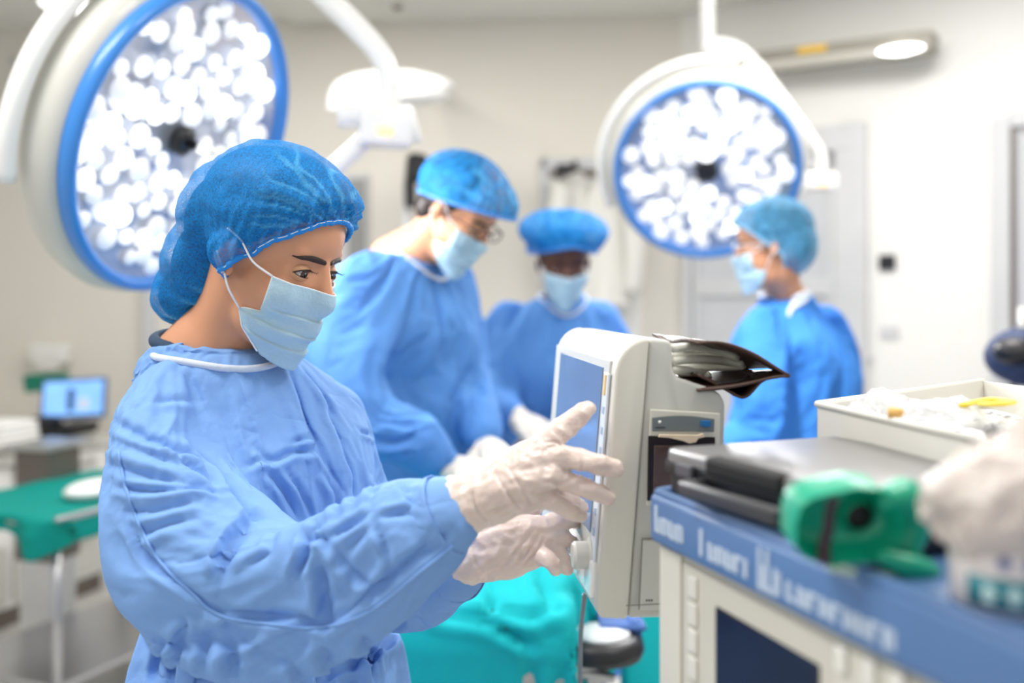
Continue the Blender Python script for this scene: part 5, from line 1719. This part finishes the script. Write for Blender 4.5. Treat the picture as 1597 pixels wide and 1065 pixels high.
make_cap('bouffant_cap', Hm_, [((0, -.002, .050), (.090, .112, .085)), ((0, .04, .06), (.08, .08, .06)), ((0, -.05, .045), (.084, .075, .075))], cap_mat('bouffant_cap_sky', (34, 128, 196), .5, .95, 60), tm,
         cut=lambda q: q.z < .022 + q.y * .32, voxel=.006, pleat=.002, knot=(0, .12, .07), band_r=.005)
def glasses(H, parent, m, lensm):
    h = lambda *p: tuple(H @ Vector(p))
    g = mk('glasses', join(*[tube([h(s * .033 + .021 * math.cos(a), .096, .0 + .015 * math.sin(a)) for a in np.linspace(0, 2 * PI, 14, endpoint=False)], .0018, 8, 2, closed=True) for s in (1, -1)],
              tube([h(-.012, .097, .004), h(0, .102, .007), h(.012, .097, .004)], .0018, 8, 3), *[tube([h(s * .054, .096, .005), h(s * .074, .06, .006), h(s * .081, .0, .0)], .0018, 8, 4) for s in (1, -1)]), m, parent)
    return g
glasses(Hm_, tm, M_black, None)
M_gl2 = mat('cream_glove', (216, 211, 202), .4, noise_scale=25, noise_amt=.08, bump=.6, bump_scale=50, bump_dist=.003)
def glove(parent, W, D, B, s, curl, side, spread=.1):
    me = remeshed(generic_hand(W, D, B, s, curl, side, spread), .0032, 5)
    glove_folds(me, 3, .0009)
    return link('glove', me, M_gl2, parent)
glove(tm, P(703, 728, 2.08), P(760, 750, 2.0) - P(703, 728, 2.08), (.1, -.5, .9), 1.05, .5, -1)
glove(tm, P(760, 695, 2.25), P(800, 740, 2.10) - P(760, 695, 2.25), (.2, -.5, .8), 1.0, .5, 1)
# ---- nurse facing the camera
nd = 3.05
NUR = dict(label='person with dark skin in puffed bright blue cap, mask and gown facing the camera', base=(P(862, 650, nd).x, nd, 0),
    C=P(879, 408, 2.95), yaw=8, pitch=20, neck=P(876, 462, 3.02), neck_r=.050, skin=M_skin_d, gown=M_gown2, voxel=.0105, hs=1.0,
    torso=[(P(876, 464, nd), 10, .07, .06), (P(874, 474, nd), 10, .115, .075), (P(870, 492, nd), 10, .165, .09), (P(866, 530, nd), 10, .195, .115), (P(862, 590, nd), 10, .195, .13),
           (P(860, 660, nd), 10, .18, .125), (Vector((P(860, 650, nd).x, nd, .85)), 10, .19, .14), (Vector((P(860, 650, nd).x, nd, .34)), 10, .25, .2)],
    arms=[dict(path=[(P(792, 498, 3.04), .062), (P(776, 535, 3.02), .07), (P(770, 590, 2.96), .07), (P(776, 630, 2.84), .062), (P(794, 648, 2.72), .048)], wrist=P(812, 656, 2.68)),
          dict(path=[(P(938, 500, 3.06), .062), (P(952, 540, 3.04), .068), (P(955, 600, 2.98), .066), (P(925, 650, 2.84), .058), (P(885, 668, 2.74), .045)], wrist=P(866, 672, 2.70))],
    collar=collar_ring(P(877, 464, 3.03), 10, .078, .072, .02), frames=8, shrink=-.06)
tn, Hn, bn, gn, bod_n = person(NUR)
make_mask('face_mask', Hn, bn, tn, M_mask, 1)
make_eyes(Hn, tn, bn, look=(0, -.5), skin=M_skin_d, lid_open=.15, fine=False)
hn = mk('hair', ell((0, -.018, .05), (.082, .096, .080), Hn, 28, 20), M_hair, tn)
trim_hair(hn, Hn, lambda q: q.z < .052 and q.y > 0)
make_cap('bouffant_cap', Hn, [((.004, -.01, .092), (.135, .130, .060)), ((0, -.01, .075), (.122, .12, .055)), ((0, -.04, .045), (.11, .09, .06))], M_cap2, tn,
         cut=lambda q: q.z < .050 + max(q.y, -.02) * .28 - abs(q.x) * .22, voxel=.0065, pleat=.0022, knot=(0, .0, .15), band_r=.006)
glove(tn, P(812, 654, 2.68), P(850, 690, 2.55) - P(812, 654, 2.68), (.1, -.6, .8), 1.0, .55, -1)
glove(tn, P(866, 672, 2.70), P(835, 695, 2.58) - P(866, 672, 2.70), (-.1, -.6, .8), 1.0, .5, 1)
# ---- nurse seen from behind, turned left
rd = 2.85
M_gown3 = cloth_mat('gown_blue_vivid', (72, 148, 236), .3, bump=.4, bscale=30, rgb_t=(10, 110, 240), crumple_amt=.5, crumple_scale=6)
NR = dict(label='person in glasses and pale see-through cap turned away to the left, blue gown', base=(P(1242, 650, rd).x, rd, 0),
    C=P(1201, 384, 2.76), yaw=-103, pitch=6, neck=P(1224, 462, 2.83), neck_r=.050, skin=M_skin, gown=M_gown3, voxel=.0105,
    torso=[(P(1224, 462, rd), -125, .07, .06), (P(1226, 474, rd), -125, .11, .075), (P(1230, 495, rd), -125, .16, .09), (P(1236, 535, rd), -125, .19, .115), (P(1240, 600, rd), -125, .19, .13),
           (P(1242, 670, rd), -125, .18, .125), (Vector((P(1242, 650, rd).x, rd, .85)), -125, .19, .14), (Vector((P(1242, 650, rd).x, rd, .34)), -125, .25, .2)],
    arms=[dict(path=[(P(1190, 508, 2.72), .062), (P(1178, 545, 2.66), .068), (P(1180, 620, 2.60), .068), (P(1172, 670, 2.58), .062), (P(1130, 705, 2.56), .048)], wrist=P(1112, 718, 2.55)),
          dict(path=[(P(1292, 510, 2.95), .062), (P(1306, 555, 2.95), .066), (P(1312, 620, 2.92), .066), (P(1290, 690, 2.85), .060), (P(1250, 730, 2.8), .045)], wrist=P(1235, 740, 2.78))],
    collar=collar_ring(P(1222, 461, 2.84), -110, .074, .068, .02), frames=8, shrink=-.06)
trn, Hr, br, gr_, bod_r = person(NR)
make_mask('face_mask', Hr, br, trn, M_mask, 1)
make_eyes(Hr, trn, br, look=(0, 0), skin=M_skin, fine=False)
mk('hair', join(ell((0, -.018, .042), (.078, .094, .086), Hr, 28, 20), ell((0, -.075, .0), (.055, .04, .05), Hr, 20, 14)), M_hair, trn)
make_cap('bouffant_cap', Hr, [((0, -.012, .045), (.092, .115, .094)), ((0, -.06, .0), (.085, .07, .085))], M_cap3, trn,
         cut=lambda q: q.z < q.y * .9 - .005 and q.y > -.03, voxel=.006, pleat=.002, knot=(0, .11, .07), band_r=.004)
glasses(Hr, trn, mat('pale_frame', (200, 200, 205), .3), None)
glove(trn, P(1112, 718, 2.55), Vector((-1, -.2, -.3)), (0, -.3, 1), 1.0, .5, 1)
glove(trn, P(1235, 740, 2.78), Vector((-1, -.2, -.3)), (0, -.3, 1), 1.0, .5, -1)
mk('neck_tie', join(tube([P(1238, 468, 2.76), P(1246, 462, 2.745), P(1262, 458, 2.76), P(1252, 470, 2.75), P(1236, 480, 2.74)], .008, 8, 4), tube([P(1238, 470, 2.75), P(1232, 486, 2.73), P(1228, 496, 2.73)], .007, 8, 3)), M_collar, trn)

# ------------------------------------------------------------------ teal drape over the operating table
def drape_sheet():
    ang = math.radians(-8)
    ca, sa = math.cos(ang), math.sin(ang)
    cx_, cy_ = -.21, 2.0
    nx, ny = 92, 96
    V = []; Fc = []
    for i in range(nx + 1):
        for j in range(ny + 1):
            x = -.46 + .94 * i / nx; y = -.62 + 1.06 * j / ny
            V.append((cx_ + x * ca - y * sa, cy_ + x * sa + y * ca, 1.03 + .006 * noise.noise(Vector((x * 5, y * 5, 0)))))
    for i in range(nx):
        for j in range(ny):
            q = i * (ny + 1) + j; Fc.append((q, q + ny + 1, q + ny + 2, q + 1))
    return V, Fc
col = mk('tmpcol', remeshed_vf([box((-.28, 2.06, .84), (.78, .48, .10), None, .03, 3)], None), None)
col2 = mk('tmpcol2', ell((-.30, 2.06, .90), (.40, .19, .075), None, 30, 20), None)
col3 = mk('tmpcol3', ell((.03, 2.02, .89), (.11, .14, .07), None, 24, 16), None)
dp = mk('operating_drape', drape_sheet(), M_teal)
tag(dp, 'bright turquoise surgical drape crumpled over the operating table', 'drape')
run_cloth(dp, [col, col2, col3], frames=34, shrink=-.04, stiff=14, bend=3.0, gravity=1.0, quality=6, mass=.3, air=2)
for c in (col, col2, col3): bpy.data.objects.remove(c)
crease(dp.data, [([(730, 920), (780, 950), (830, 960), (880, 940)], .02, .02), ([(760, 890), (770, 930), (760, 960)], .02, .015), ([(740, 960), (790, 985), (830, 1010)], .02, .025), ([(840, 890), (850, 930), (890, 960)], .018, .018), ([(640, 930), (700, 960), (760, 965)], .02, .015)])
o = mk('side_drape', crumple(box(P(1002, 1040, 2.35), (.10, .04, .34), frame((1, .3, 0)), .012), .01, 9, 4), M_teal)
tag(o, 'narrow teal cloth hanging right of the black head ring', 'drape')
